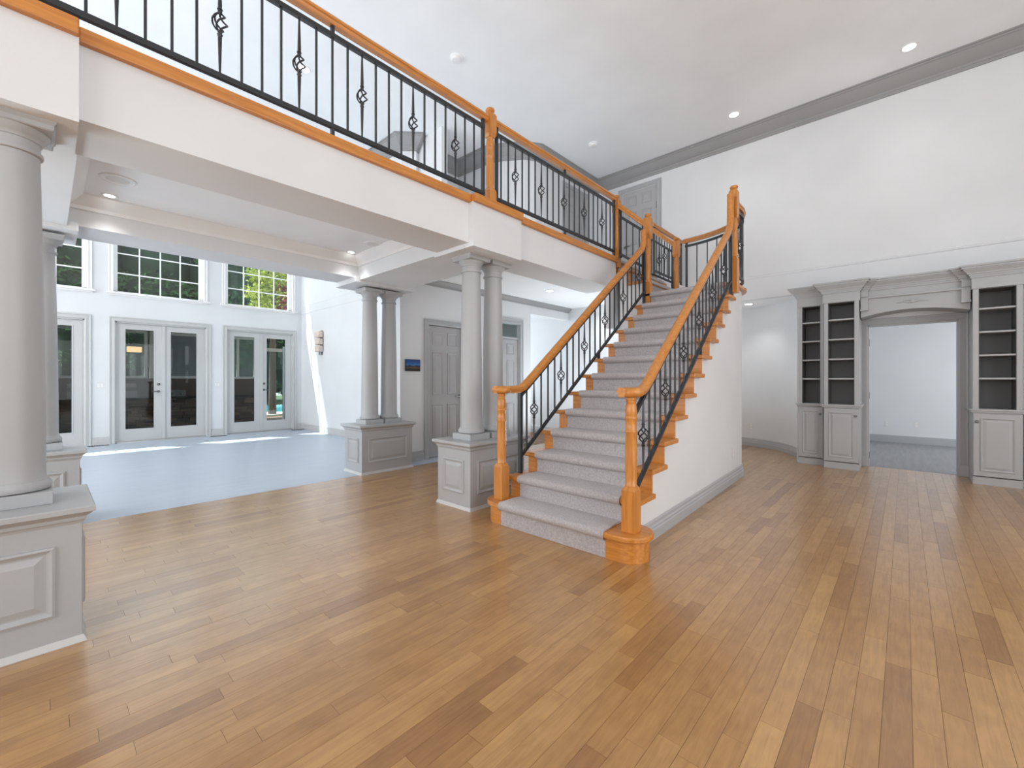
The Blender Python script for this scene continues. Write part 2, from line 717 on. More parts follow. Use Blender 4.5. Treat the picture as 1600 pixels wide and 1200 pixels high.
st(MB().box(-11.75, -5.295, -4.6, 4.6, -0.10, 0.0).build('floor_family_room', M['bluefloor']), 'pale blue floor of the sunlit family room')
st(MB().box(-1.1, 3.0, 8.14, 11.8, -0.10, 0.001).build('floor_back_room', M['greyfloor']), 'grey floor of the room beyond the portal')
st(MB().box(-8.3, 3.2, 9.45, 11.9, -0.12, -0.101).build('floor_slab', M['sub']))

# ------------------------------------------------------------------ setting: walls and ceilings
# window wall of the family room
DOORS = [(-0.97, 0.52), (0.95, 2.443), (2.848, 4.275)]
WINS = [(-0.95, 0.555), (0.925, 2.40), (2.815, 4.27)]
holes = [(a, b, -0.01, 2.42) for a, b in DOORS] + [(a, b, 3.0, 4.95) for a, b in WINS]
st(wall_holes(FX(-11.5), -4.6, 4.62, -0.05, CEIL, holes, 0.22).build('wall_west', M['wall']), 'white wall with garden doors below tall windows')
# sconce wall
st(MB().box(-11.72, -5.72, 4.5, 4.62, -0.05, CEIL).build('wall_north', M['wall']), 'white family room wall with the sconce')
# hall wall with the two grey doors
LA = (4.147, 4.862)
LB = (5.58, 6.316)
st(wall_holes(FX(-5.6), 3.62, 6.55, -0.05, HALL + 0.02, [(LA[0] - 0.012, LA[1] + 0.012, -0.01, 2.142), (LB[0] - 0.012, LB[1] + 0.012, -0.01, 2.345)], 0.125).build('wall_hall', M['wall']),
   'white hall wall with grey doors')
st(MB().box(-8.3, -5.6, 6.55, 6.67, -0.05, HALL).build('wall_hall_end', M['wall']))
st(MB().box(-7.4, -7.28, 4.62, 6.55, -0.05, HALL).build('wall_vestibule', M['wall']))
# upper wall over the bookcases, with the portal to the back room
st(wall_holes(FY(8.1), -1.24, 4.3, -0.05, 2.62, [(-0.40, 0.52, -0.06, 2.045)], 0.12).build('wall_east', M['wall']), 'white wall behind the grey bookcases')
st(MB().box(-5.2, 4.3, 8.1, 8.22, 2.62, CEIL).build('wall_east_upper', M['wall']), 'tall white wall above the bookcases')
st(MB().box(4.2, 4.32, -4.6, -1.0, -0.05, CEIL).box(4.2, 4.32, 5.4, 8.2, -0.05, CEIL).box(4.2, 4.32, -1.0, 5.4, -0.05, 0.4).box(4.2, 4.32, -1.0, 5.4, 3.9, CEIL).build('wall_south', M['wall']))
mbw = MB()
for a, b in ((-11.75, -11.2), (-6.0, -3.4), (1.6, 4.32)):
    mbw.box(a, b, -4.62, -4.5, -0.05, CEIL)
for a, b, z0, z1 in ((-11.2, -6.0, 0.35, 4.85), (-3.4, 1.6, 0.4, 4.4)):
    mbw.box(a, b, -4.62, -4.5, -0.05, z0).box(a, b, -4.62, -4.5, z1, CEIL)
st(mbw.build('wall_left', M['wall']))
# curved wall behind the stairs
CURV = [(-1.215, 7.80), (-1.225, 7.98), (-1.29, 8.28), (-1.44, 8.58), (-1.68, 8.86), (-2.0, 9.06), (-2.4, 9.18), (-2.9, 9.24), (-3.4, 9.16), (-3.85, 8.92), (-4.15, 8.5), (-4.3, 8.0), (-8.2, 8.0)]


def smooth_path(P, k=5, keep=1):
    out = []
    for i in range(len(P) - 1):
        p0, p1, p2, p3 = P[max(i - 1, 0)], P[i], P[i + 1], P[min(i + 2, len(P) - 1)]
        if i >= len(P) - 1 - keep:
            out.append(p1)
            continue
        for j in range(k):
            t = j / k
            out.append(tuple(0.5 * (2 * b + (c - a) * t + (2 * a - 5 * b + 4 * c - d) * t * t + (3 * b - a - 3 * c + d) * t ** 3) for a, b, c, d in zip(p0, p1, p2, p3)))
    out.append(P[-1])
    return out


CS = smooth_path(CURV, 4, 2)
st(MB().molding(CS, [(0, -0.05), (0, LOW + 0.02), (-0.015, LOW + 0.02), (-0.015, -0.05)]).build('wall_curved', M['wall'], smooth=True), 'curved white wall behind the staircase')
st(MB().box(-8.2, -4.33, 8.02, 8.12, -0.05, HALL).build('wall_hall_north', M['wall']))
BASE = [(0, 0), (0.022, 0), (0.022, 0.075), (0.016, 0.085), (0.018, 0.10), (0.010, 0.112), (0.010, 0.135), (0.004, 0.15), (0, 0.15)]
bb = st(MB().molding(CS, BASE).build('baseboard_curved', M['grey'], smooth=True, angle=20), 'grey baseboard following the curved wall')
# ceilings
st(MB().box(-11.75, 4.32, -4.62, 8.22, CEIL, CEIL + 0.12).build('ceiling', M['ceil']), 'high white ceiling')
st(MB().box(-8.3, -1.1, 8.21, 9.6, LOW, LOW + 0.1).build('ceiling_low_hall', M['ceil']))
st(MB().box(-5.74, -3.13, 3.4, 8.1, HALL, HALL + 0.085).box(-8.3, -5.74, 4.55, 8.1, HALL, HALL + 0.085).build('ceiling_hall', M['ceil']))
st(MB().box(-5.75, -3.08, -4.5, 3.4, HALL, HALL + 0.085).build('ceiling_tray', M['ceil']), 'white tray ceiling under the gallery')
# back room
st(MB().box(-1.16, -1.06, 8.22, 11.7, -0.05, LOW).box(2.9, 3.0, 8.2, 11.7, -0.05, LOW).box(-1.16, 3.0, 11.6, 11.7, -0.05, LOW).build('wall_back_room', M['wall']))
st(MB().box(-1.09, 3.0, 8.23, 11.7, LOW, LOW + 0.1).build('ceiling_back_room', M['ceil']))
st(MB(FY(11.6)).box(-1.05, 2.9, 0, 0.022, 0, 0.11).box(-1.05, 2.9, 0, 0.012, 0.11, 0.14).build('baseboard_back_room', M['grey']))
# gallery beams and floor edge
BX = -3.02
beam = MB().box(-3.5, BX, -4.5, 5.47, 2.545, 2.95)
beam.box(-3.55, BX + 0.06, -4.5, 0.115, 2.505, 2.92).box(-3.55, BX + 0.06, 2.697, 3.374, 2.505, 2.92)
st(beam.build('trim_gallery_beam', M['wall']), 'white beam carrying the gallery, stepped out over the columns')
st(MB().box(-5.75, -5.28, -4.5, 3.62, 2.59, 2.99).box(-5.28, -3.5, -0.65, 0.13, 2.56, 2.9).box(-5.28, -3.5, 2.78, 3.5, 2.56, 2.9)
   .box(-5.80, -5.23, 2.72, 3.62, 2.53, 2.60).box(-5.80, -5.23, -4.5, 0.20, 2.53, 2.60).build('trim_inner_beams', M['wall']), 'white beams round the tray ceiling')
# the gallery floor stands back of its oak edge
st(MB().box(-5.75, -3.125, -4.5, 8.1, 2.95, FL2 - 0.002).box(-7.2, -5.75, 4.55, 8.1, 2.95, FL2 - 0.002).box(-3.1, -3.05, -4.5, 5.47, 2.95, FL2 - 0.002).build('floor_gallery', M['carpet']), 'gallery floor')
st(MB().box(-3.10, BX + 0.035, 0.115, 2.697, 2.915, FL2).box(-3.10, BX + 0.095, -4.5, 0.115, 2.915, FL2 + 0.002).box(-3.10, BX + 0.095, 2.697, 3.374, 2.915, FL2 + 0.002)
   .box(-3.10, BX + 0.035, 3.374, 5.50, 2.915, FL2).build('trim_gallery_edge', M['oak_y'], bevel=0.006), 'oak edge board of the gallery')
st(MB().box(-3.20, -3.125, 5.47, 6.85, 2.0, 2.95).box(-3.20, -3.02, 6.85, 8.1, 2.60, FL2).build('trim_gallery_end', M['wall']))  # wall end closing the gallery slab beside the upper steps, not a trim
# upper walls of the gallery
UP = [(-4.98, 8.1), (-5.0, 6.12), (-5.12, 5.93), (-5.42, 5.72), (-5.68, 5.60), (-6.54, 5.56), (-6.54, 4.74), (-6.34, 4.42), (-6.52, 4.24), (-7.25, 4.24), (-7.25, 4.49), (-11.5, 4.49)]
st(MB().molding(UP, [(0, 2.95), (0, CEIL), (-0.12, CEIL), (-0.12, 2.95)]).build('wall_gallery', M['wall']), 'white gallery walls behind the railing')
CROWN = [(0, 5.28), (0.020, 5.28), (0.024, 5.315), (0.034, 5.32), (0.040, 5.345), (0.052, 5.352), (0.085, 5.378), (0.13, 5.43), (0.155, 5.468), (0.172, 5.474), (0.178, 5.49), (0.20, 5.494), (0.20, CEIL), (0, CEIL)]
st(MB().molding([(4.2, 8.1)] + UP[:1][:0] + [(-4.98, 8.1)] + UP[1:], CROWN).build('trim_crown', M['greycrown'], smooth=True, angle=20), 'wide grey crown moulding under the high ceiling')
# belt moulding of the tall wall and of the sconce wall
BELT = [(0, 2.965), (0.012, 2.972), (0.016, 2.995), (0.006, 3.005), (0, 3.01)]
st(MB().molding([(4.2, 8.1), (-2.95, 8.1)], BELT).build('trim_belt', M['wall']), 'thin belt moulding on the tall wall')
st(MB().molding([(-5.75, 4.5), (-11.5, 4.5)], [(0, 3.13), (0.012, 3.137), (0.014, 3.155), (0, 3.165)]).build('trim_belt_family', M['wall']))
# crowns of the tray (white) and the grey crown of the hall, painted as shaded
TR = [(0, 2.735), (0.012, 2.735), (0.018, 2.765), (0.05, 2.79), (0.085, 2.83), (0.095, 2.845), (0.095, HALL), (0, HALL)]
st(MB().molding([(-5.28, 0.13), (-3.5, 0.13), (-3.5, 2.78), (-5.28, 2.78)], TR, True).build('trim_tray_crown', M['whitetrim'], smooth=True, angle=20), 'white cove round the tray ceiling')
st(MB().molding([(-5.28, -4.4), (-3.5, -4.4), (-3.5, -0.65), (-5.28, -0.65)], TR, True).build('trim_tray_crown_left', M['whitetrim'], smooth=True, angle=20))
st(MB().molding([(-5.6, 8.0), (-5.6, 3.5)], [(0, 2.765), (0.01, 2.765), (0.02, 2.79), (0.06, 2.82), (0.08, 2.845), (0.085, HALL), (0, HALL)]).build('trim_hall_crown', M['greycrown'], smooth=True, angle=20),
   'dark grey crown of the hall ceiling')
st(MB().box(-5.74, -5.6, 6.672, 8.015, 2.60, HALL - 0.001).build('trim_hall_beam', M['wall']))
# baseboards


def baseboard(name, path, mat='grey', label=None):
    return st(MB().molding(path, BASE).build(name, M[mat], smooth=True, angle=20), label)


baseboard('baseboard_sconce', [(-5.74, 4.5), (-11.5, 4.5)], 'lightgrey')
baseboard('baseboard_hall_a', [(-5.6, LA[0] - 0.10), (-5.6, 3.62), (-5.725, 3.62), (-5.725, 4.5)], 'grey')
baseboard('baseboard_hall_b', [(-5.6, LB[0] - 0.115), (-5.6, LA[1] + 0.10)], 'grey')
for i, (a, b) in enumerate(((-4.5, -1.07), (0.615, 0.857), (2.54, 2.757), (4.37, 4.5))):
    baseboard('baseboard_west_%d' % (i + 1), [(-11.5, b), (-11.5, a)], 'lightgrey')

# ------------------------------------------------------------------ windows and garden doors
CASE = [(0, 0), (0.0, 0.018), (0.012, 0.026), (0.03, 0.022), (0.06, 0.016), (0.066, 0.024), (0.082, 0.026), (0.088, 0.018), (0.088, 0)]


def casing(T, s0, s1, z1, mat, parent, name='casing', z0=0.0, wdt=0.092):
    """door casing: two legs and a head, profile proud of the wall; outside the opening s0..s1, below z1"""
    k = wdt / 0.088
    mb = MB(T)
    pts = [(s0, z0, -1, 0), (s0, z1, -1, 1), (s1, z1, 1, 1), (s1, z0, 1, 0)]
    prof = [(d * k, o) for d, o in CASE]
    n = len(prof)
    vs = [(p[0] + p[2] * d, o, p[1] + p[3] * d) for p in pts for d, o in prof]
    fs = []
    for i in range(3):
        for q in range(n):
            r = (q + 1) % n
            fs.append((i * n + q, i * n + r, (i + 1) * n + r, (i + 1) * n + q))
    fs += [tuple(range(n)), tuple(3 * n + q for q in range(n))]
    mb._add(vs, fs)
    return mb.build(name, mat, parent)


def french_door(n, s0, s1, label, handle_leaf):
    r = st_root('door_%d' % n, (-11.5, (s0 + s1) / 2, 0), label)
    T = FX(-11.5)
    casing(T, s0, s1, 2.42, M['lightgrey'], r)
    MB(T).box(s0 - 0.001, s0 + 0.025, -0.2, 0.0, 0, 2.42).box(s1 - 0.025, s1 + 0.001, -0.2, 0.0, 0, 2.42).box(s0, s1, -0.2, 0.0, 2.395, 2.421).build('jamb', M['lightgrey'], r)
    MB(T).box(s0, s1, -0.2, 0.0, 0.0, 0.018).build('threshold', M['chrome'], r)
    mid = (s0 + s1) / 2
    for q, (a, b) in enumerate(((s0 + 0.027, mid - 0.002), (mid + 0.002, s1 - 0.027))):
        w2 = (b - a)
        g0, g1 = a + w2 * 0.165, b - w2 * 0.2
        if q == 1:
            g0, g1 = a + w2 * 0.165, b - w2 * 0.19
        z0, z1 = 0.26, 2.285
        lf = MB(T).box(a, g0, -0.075, -0.03, 0.02, 2.392).box(g1, b, -0.075, -0.03, 0.02, 2.392).box(g0, g1, -0.075, -0.03, 0.02, z0).box(g0, g1, -0.075, -0.03, z1, 2.392).build('leaf', M['lightgrey'], r)
        MB(T).ring(g0 - 0.012, g1 + 0.012, z0 - 0.012, z1 + 0.012, -0.03, [(0, 0), (0.002, 0.006), (0.02, 0.004), (0.02, 0)]).build('glazing_bead', M['lightgrey'], lf)
        MB(T).box(g0, g1, -0.056, -0.050, z0, z1).build('pane', M['glassdoor'], lf)
        if q == 0:
            MB(T).box(b - 0.02, b + 0.035, -0.03, -0.012, 0.02, 2.392).build('astragal', M['lightgrey'], lf)
        if q == handle_leaf:
            hs = b - 0.075 if q == 0 else a + 0.06
            sg = -1 if q == 0 else 1
            mb = MB()
            T2 = T
            mb.T = T2
            mb.lathe([(0.001, 0)], 0, 0, 8) if False else None
            MB(lambda u, v, z: T(hs + u, -0.03 + z, 1.02 + v)).lathe([(0.024, 0), (0.026, 0.006), (0.022, 0.012)], 0, 0, 16).tube([(0, 0, 0.01), (0, 0, 0.035), (sg * 0.03, 0, 0.042), (sg * 0.11, 0, 0.042)], 0.009, 8).build('lever', M['pewter'], lf, smooth=True)
            MB(lambda u, v, z: T(hs + u, -0.03 + z, 1.17 + v)).lathe([(0.026, 0), (0.028, 0.008), (0.020, 0.016), (0.012, 0.018)], 0, 0, 16).build('deadbolt', M['pewter'], lf, smooth=True)
    return r


french_door(1, *DOORS[0], 'pale grey glazed double door at the left edge of the window wall', 0)
french_door(2, *DOORS[1], 'pale grey glazed double door in the middle of the window wall', 0)
french_door(3, *DOORS[2], 'pale grey glazed double door beside the sconce wall', 1)


def high_window(n, s0, s1, label):
    r = st_root('window_%d' % n, (-11.5, (s0 + s1) / 2, 3.0), label)
    T = FX(-11.5)
    casing(T, s0, s1, 4.95, M['whitetrim'], r, 'window_casing', 3.0, 0.07)
    MB(T).box(s0 - 0.11, s1 + 0.11, -0.1, 0.065, 2.96, 3.0).box(s0 - 0.08, s1 + 0.08, 0, 0.022, 2.93, 2.965).build('window_sill', M['whitetrim'], r, bevel=0.004)
    fw = 0.065
    MB(T).box(s0, s0 + fw, -0.16, -0.07, 3.0, 4.95).box(s1 - fw, s1, -0.16, -0.07, 3.0, 4.95).box(s0, s1, -0.16, -0.07, 3.0, 3.03).box(s0, s1, -0.16, -0.07, 4.88, 4.95).build('window_frame', M['vinyl'], r)
    a, b = s0 + fw, s1 - fw
    for i in range(1, 4):
        s = a + (b - a) * i / 4
        MB(T).box(s - 0.010, s + 0.010, -0.125, -0.105, 3.03, 4.88).build('muntin', M['vinyl'], r)
    for z in (3.40, 3.80, 4.20, 4.56):
        MB(T).box(a, b, -0.124, -0.104, z - 0.010, z + 0.010).build('muntin', M['vinyl'], r)
    zs = [3.03, 3.40, 3.80, 4.20, 4.56, 4.88]
    for i in range(4):
        for j in range(5):
            MB(T).box(a + (b - a) * i / 4, a + (b - a) * (i + 1) / 4, -0.118, -0.112, zs[j], zs[j + 1]).build('pane', M['glass'], r)
    return r


high_window(1, *WINS[0], 'white tall window above the left garden door')
high_window(2, *WINS[1], 'white tall window above the middle garden door')
high_window(3, *WINS[2], 'white tall window above the garden door by the sconce wall')


def six_panel(name, T, s0, s1, z0, z1, mat, parent, mid=True):
    """panels of a six-panel door as children"""
    w2, h = s1 - s0, z1 - z0
    m = w2 * 0.14
    pw = (w2 - 3 * m) / 2
    rows = ((0.10, 0.40), (0.475, 0.80), (0.855, 0.955))
    for lo, hi in rows:
        for q in range(2):
            a = s0 + m + q * (pw + m)
            raised_panel('panel', T, a, a + pw, z0 + h * lo, z0 + h * hi, mat, parent, 0.8)


def lever(T, s, z, sg, parent, mat='pewter'):
    mb = MB(lambda u, v, o: T(s + u, o, z + v))
    mb.lathe([(0.028, 0), (0.030, 0.006), (0.022, 0.012)], 0, 0, 16).tube([(0, 0, 0.01), (0, 0, 0.045), (sg * 0.03, 0, 0.052), (sg * 0.12, 0.0, 0.052)], 0.009, 8)
    return mb.build('lever', M[mat], parent, smooth=True)


# grey six-panel door beside the small screen
d4 = st_root('door_4', (-5.6, 4.5, 0), 'grey six-panel door beside the small wall screen')
T = FX(-5.6)
casing(T, LA[0] - 0.012, LA[1] + 0.012, 2.142, M['grey'], d4, wdt=0.085)
lf = MB(T).box(LA[0], LA[1], -0.075, -0.035, 0.008, 2.132).build('leaf', M['greydoor'], d4)
six_panel('panel', lambda s, t, z: (-5.6 - 0.035 + t, s, z), LA[0], LA[1], 0.008, 2.132, M['greydoor'], lf)
lever(lambda s, t, z: (-5.6 - 0.035 + t, s, z), LA[1] - 0.06, 0.98, -1, lf)
for z in (0.22, 1.06, 1.86):
    MB(T).box(LA[0] - 0.012, LA[0] + 0.006, -0.036, -0.022, z - 0.05, z + 0.05).build('hinge', M['pewter'], d4)
MB(T).box(LA[0] - 0.012, LA[1] + 0.012, -0.12, -0.09, 0, 2.142).build('jamb', M['greydoor'], d4)
# grey door with transom
d5 = st_root('door_5', (-5.6, 5.95, 0), 'grey panelled door under a white transom light')
casing(T, LB[0] - 0.012, LB[1] + 0.012, 2.345, M['grey'], d5, wdt=0.10)
lf = MB(T).box(LB[0], LB[1], -0.075, -0.035, 0.008, 2.04).build('leaf', M['greydoor'], d5)
six_panel('panel', lambda s, t, z: (-5.6 - 0.035 + t, s, z), LB[0], LB[1], 0.008, 2.04, M['greydoor'], lf)
lever(lambda s, t, z: (-5.6 - 0.035 + t, s, z), LB[0] + 0.06, 0.98, 1, lf)
MB(T).box(LB[0] - 0.012, LB[1] + 0.012, -0.11, -0.02, 2.045, 2.085).build('transom_bar', M['grey'], d5)
MB(T).box(LB[0], LB[1], -0.066, -0.060, 2.085, 2.345).build('transom_pane', M['glass'], d5)
# gallery door on the tall wall
d6 = st_root('door_6', (-4.0, 8.1, FL2), 'grey six-panel door up on the gallery')
T = FY(8.1)
casing(T, -4.32, -3.575, 5.105, M['grey'], d6, z0=FL2, wdt=0.088)
lf = MB(T).box(-4.31, -3.585, -0.03, 0.004, FL2 + 0.01, 5.095).build('leaf', M['greydoor'], d6)
six_panel('panel', lambda s, t, z: (s, 8.1 - 0.004 - t, z), -4.31, -3.585, FL2 + 0.01, 5.095, M['greydoor'], lf)
lever(lambda s, t, z: (s, 8.1 - 0.004 - t, z), -4.25, 3.98, 1, lf)
MB(T).box(-3.588, -3.575, 0.0, 0.012, 4.62, 4.75).build('hinge', M['pewter'], d6)
# second door round the corner of the gallery
casing(FX(-4.985), 7.0, 7.74, 5.105, M['grey'], st_root('door_7', (-4.98, 7.4, FL2), 'grey door round the corner of the gallery'), z0=FL2, wdt=0.088)
d7 = bpy.data.objects['door_7']
MB(FX(-4.985)).box(7.0, 7.74, -0.03, 0.006, FL2 + 0.01, 5.095).build('leaf', M['greydoor'], d7)
six_panel('panel', lambda s, t, z: (-4.979 + t, s, z), 7.01, 7.73, FL2 + 0.01, 5.095, M['greydoor'], d7)

# ------------------------------------------------------------------ pedestals and columns


def pedestal(x0, x1, y0, y1, label):
    cx, cy = (x0 + x1) / 2, (y0 + y1) / 2
    r = thing('pedestal', label, 'pedestal', (cx, cy, 0), group='panelled pedestals under the columns')
    MB().box(x0, x1, y0, y1, 0, 0.575).build('body', M['grey'], r, bevel=0.003)
    cap = MB()
    lv = [(0.0, 0.565), (0.004, 0.575), (0.012, 0.585), (0.014, 0.60), (0.034, 0.618), (0.044, 0.624), (0.044, 0.645), (0.040, 0.65)]
    for (d0, z0), (d1, z1) in zip(lv, lv[1:]):
        cap.frustum((x0 - d0, x1 + d0, y0 - d0, y1 + d0), z0, (x0 - d1, x1 + d1, y0 - d1, y1 + d1), z1)
    cap.build('cap', M['grey'], r)
    MB().frustum((x0 - 0.016, x1 + 0.016, y0 - 0.016, y1 + 0.016), 0.0, (x0 - 0.004, x1 + 0.004, y0 - 0.004, y1 + 0.004), 0.03).build('shoe_moulding', M['lightgrey'], r)
    z0, z1 = 0.15, 0.475
    raised_panel('panel', lambda s, t, z: (x1 + t, s, z), y0 + 0.09, y1 - 0.09, z0, z1, M['grey'], r)
    raised_panel('panel', lambda s, t, z: (x0 - t, s, z), y0 + 0.09, y1 - 0.09, z0, z1, M['grey'], r)
    raised_panel('panel', lambda s, t, z: (s, y0 - t, z), x0 + 0.09, x1 - 0.09, z0, z1, M['grey'], r)
    raised_panel('panel', lambda s, t, z: (s, y1 + t, z), x0 + 0.09, x1 - 0.09, z0, z1, M['grey'], r)
    return r


pedestal(-3.46, -2.92, -0.66, 0.125, 'large grey panelled pedestal at the left edge, nearest the viewer')
pedestal(-3.545, -3.05, 2.74, 3.52, 'grey panelled pedestal right beside the foot of the stairs')
pedestal(-5.73, -5.26, 2.82, 3.60, 'grey panelled pedestal at the corner of the blue floor, against the hall wall')
pedestal(-5.73, -5.26, -0.58, 0.21, 'grey panelled pedestal half hidden behind the big left column')


def column_master():
    r = thing('column', 'x', 'column', (0, 0, 0.65), group='round grey columns on panelled pedestals')
    MB().box(-0.135, 0.135, -0.135, 0.135, 0, 0.062).build('plinth', M['grey'], r, local=True, bevel=0.003)
    MB().lathe([(0.118, 0.062), (0.130, 0.068), (0.1345, 0.082), (0.132, 0.096), (0.124, 0.106), (0.121, 0.110), (0.121, 0.116), (0.113, 0.124)], n=40).build('base', M['grey'], r, smooth=True, local=True)
    prof = []
    for i in range(17):
        t = i / 16
        prof.append((0.113 - 0.020 * t ** 1.7, 0.12 + t * (1.700 - 0.12)))
    prof[0] = (0.117, 0.12)
    prof.insert(1, (0.1135, 0.135))
    MB().lathe(prof, n=40).build('shaft', M['grey'], r, smooth=True, local=True)
    MB().lathe([(0.093, 1.695), (0.104, 1.699), (0.106, 1.708), (0.104, 1.717), (0.095, 1.720), (0.095, 1.758), (0.101, 1.762), (0.102, 1.772), (0.110, 1.780), (0.124, 1.798), (0.130, 1.812)], n=40).build('capital', M['grey'], r, smooth=True, local=True)
    mb = MB()
    lv = [(0.132, 1.810), (0.138, 1.815), (0.138, 1.835), (0.146, 1.846), (0.148, 1.856)]
    for (a, z0), (b, z1) in zip(lv, lv[1:]):
        mb.frustum((-a, a, -a, a), z0, (-b, b, -b, b), z1)
    mb.build('abacus', M['grey'], r, local=True)
    return r


c0 = column_master()
COLS = [(-3.19, -0.105, 'large grey column at the left edge, nearest the viewer'),
        (-3.29, 2.97, 'left one of the two grey columns beside the stairs'),
        (-3.29, 3.285, 'right one of the two grey columns beside the stairs'),
        (-5.495, 3.065, 'left one of the paired grey columns before the hall wall'),
        (-5.495, 3.365, 'right one of the paired grey columns before the hall wall'),
        (-5.495, -0.025, 'grey column half hidden behind the big left column'),
        (-3.19, -0.43, 'grey column paired with the big left one, beyond the left edge')]
for i, (x, y, lb) in enumerate(COLS):
    if i == 6:
        continue
    if i == 0:
        c0.location = (x, y, 0.65)
        c0['label'] = lb
    else:
        dup(c0, (x, y, 0.65), lb)

# ------------------------------------------------------------------ staircase
nos = lambda k: 2.638 + RUN * (k - 1)
ris = lambda k: nos(k) + 0.042
XR = lambda y: -1.402 - 0.036 * (y - 2.78)       # right ends of the treads
XL = lambda y: -2.725 + 0.012 * (y - 2.78)       # left ends of the treads
WR = lambda y: XR(y) - 0.052                      # right wall face
WL = lambda y: XL(y) + 0.055
YTOP = ris(13)                                    # last riser; the landing starts here
stair = thing('staircase', 'straight oak staircase with grey carpet rising to the gallery landing', 'staircase', (-2.05, 4.2, 0))
ECY0 = 6.0
# white carcass under the steps
poly = [(ris(1) + 0.03, 0.0)]
for k in range(1, 13):
    poly.append((ris(k) + 0.02, k * RISE - 0.035))
    poly.append((ris(k + 1) + 0.02, k * RISE - 0.035))
poly += [(YTOP + 0.02, 13 * RISE - 0.035), (ECY0, 13 * RISE - 0.035), (ECY0, 0.0)]
MB().extrude([(WR(y), y, z) for y, z in poly], [(WL(y), y, z) for y, z in poly]).build('carcass', M['wall'], stair)
# quarter-round landing
ECX, ECY = -2.62, 6.10
A_, B_ = WR(ECY) - ECX, 0.72


def arc(da=0.0, n=20, a0=0.0, a1=PI / 2):
    return [(ECX + (A_ + da) * math.cos(a0 + (a1 - a0) * i / n), ECY + (B_ + da) * math.sin(a0 + (a1 - a0) * i / n)) for i in range(n + 1)]


ZL = 13 * RISE
MB().prism([(-3.02, 5.95)] + [(WR(5.95), 5.95)] + arc() + [(-3.02, ECY + B_)], 0.0, ZL - 0.035).build('landing_wall', M['wall'], stair, smooth=True)
MB().prism([(XL(5.6), nos(13)), (XR(nos(13)), nos(13)), (XR(ECY), ECY)] + arc(0.06) + [(-2.64, ECY + B_ + 0.06)], ZL - 0.035, ZL).build('landing', M['oak_x'], stair, bevel=0.012)
MB().prism([(-2.57, nos(13) + 0.03), (-1.60, nos(13) + 0.03), (-1.65, ECY)] + arc(-0.06, a0=0.05) + [(-2.64, ECY + B_ - 0.06)], ZL, ZL + 0.012).build('landing_carpet', M['carpet'], stair)
for k in range(1, 13):
    if k == 1:
        rr = 0.17
        yc = nos(1) + rr
        xr, xl = -1.445, -2.645
        P = [(xr + rr * math.sin(a), yc - rr * math.cos(a)) for a in [PI * i / 14 for i in range(15)]]
        Q = [(xl - rr * math.sin(a), yc + rr * math.cos(a)) for a in [PI * i / 14 for i in range(15)]]
        MB().prism(P + Q, RISE - 0.04, RISE).build('tread', M['oak_x'], stair, bevel=0.009, seg=3)
        r2 = rr - 0.03
        P = [(xr + r2 * math.sin(a), yc - r2 * math.cos(a)) for a in [PI * i / 14 for i in range(15)]]
        Q = [(xl - r2 * math.sin(a), yc + r2 * math.cos(a)) for a in [PI * i / 14 for i in range(15)]]
        MB().prism(P + Q, 0.0, RISE - 0.04).build('riser', M['oak_x'], stair, smooth=True)
        continue
    y0, y1, z1 = nos(k), ris(k + 1), k * RISE
    e = 0.02
    MB().prism([(XL(y0), y0), (XR(y0), y0), (XR(y1), y1 + e), (XL(y1), y1 + e)], z1 - 0.04, z1).build('tread', M['oak_x'], stair, bevel=0.009, seg=3)
for k in range(2, 14):
    y0, z0 = ris(k), (k - 1) * RISE
    MB().prism([(XL(y0) + 0.03, y0), (XR(y0) - 0.03, y0), (XR(y0) - 0.03, y0 + 0.022), (XL(y0) + 0.03, y0 + 0.022)], z0, z0 + RISE - 0.04).build('riser', M['oak_x'], stair)
# three steps up to the left from the landing to the gallery
for i, k in enumerate((14, 15, 16)):
    x1 = -2.64 - 0.24 * i
    MB().box(max(x1 - 0.26, -3.12), x1 + 0.03, 5.56, 6.84, k * RISE - 0.04, k * RISE).build('tread', M['oak_y'], stair, bevel=0.010)
    MB().box(x1 - 0.022, x1, 5.585, 6.81, (k - 1) * RISE, k * RISE - 0.04).build('riser', M['oak_y'], stair)
    MB().box(max(x1 - 0.26, -3.10), x1 + 0.045, 5.70, 6.70, k * RISE - 0.03, k * RISE + 0.012).box(x1, x1 + 0.012, 5.70, 6.70, (k - 1) * RISE, k * RISE - 0.03).build('step_carpet', M['carpet'], stair, bevel=0.012, seg=3)
MB().box(-3.02, -2.665, 5.60, 6.79, 0.0, 14 * RISE - 0.04).box(-3.02, -2.905, 5.60, 6.79, 14 * RISE - 0.04, 15 * RISE - 0.04).build('upper_carcass', M['wall'], stair)
# carpet runner
cl, cr = -2.572, -1.553
prof = []
th = 0.014
for k in range(1, 14):
    z1 = k * RISE
    yr, yn = ris(k) - th, nos(k)
    if k == 1:
        prof.append((yr, 0.002))
    prof.append((yr, z1 - 0.060))
    cy, cz, R = yn + 0.020, z1 - 0.019, 0.035
    prof.append((cy - 0.004, cz - R))
    for a in (-60, -30, 0, 30, 60, 82):
        prof.append((cy - R * math.cos(math.radians(a)), cz + R * math.sin(math.radians(a))))
    if k < 13:
        prof.append((ris(k + 1) - th - 0.002, z1 + th))
        prof.append((ris(k + 1) - th, z1 + th + 0.004))
    else:
        prof.append((yn + 0.12, z1 + th))
inner = [(y + 0.010, z - 0.012) for y, z in prof]
ring_ = prof + inner[::-1]
cs = lambda y: -0.030 * (y - 2.65)
n = len(prof)
vsA = [(cl, y, z) for y, z in ring_]
vsB = [(cr + cs(y), y, z) for y, z in ring_]
mb = MB()
m2 = 2 * n
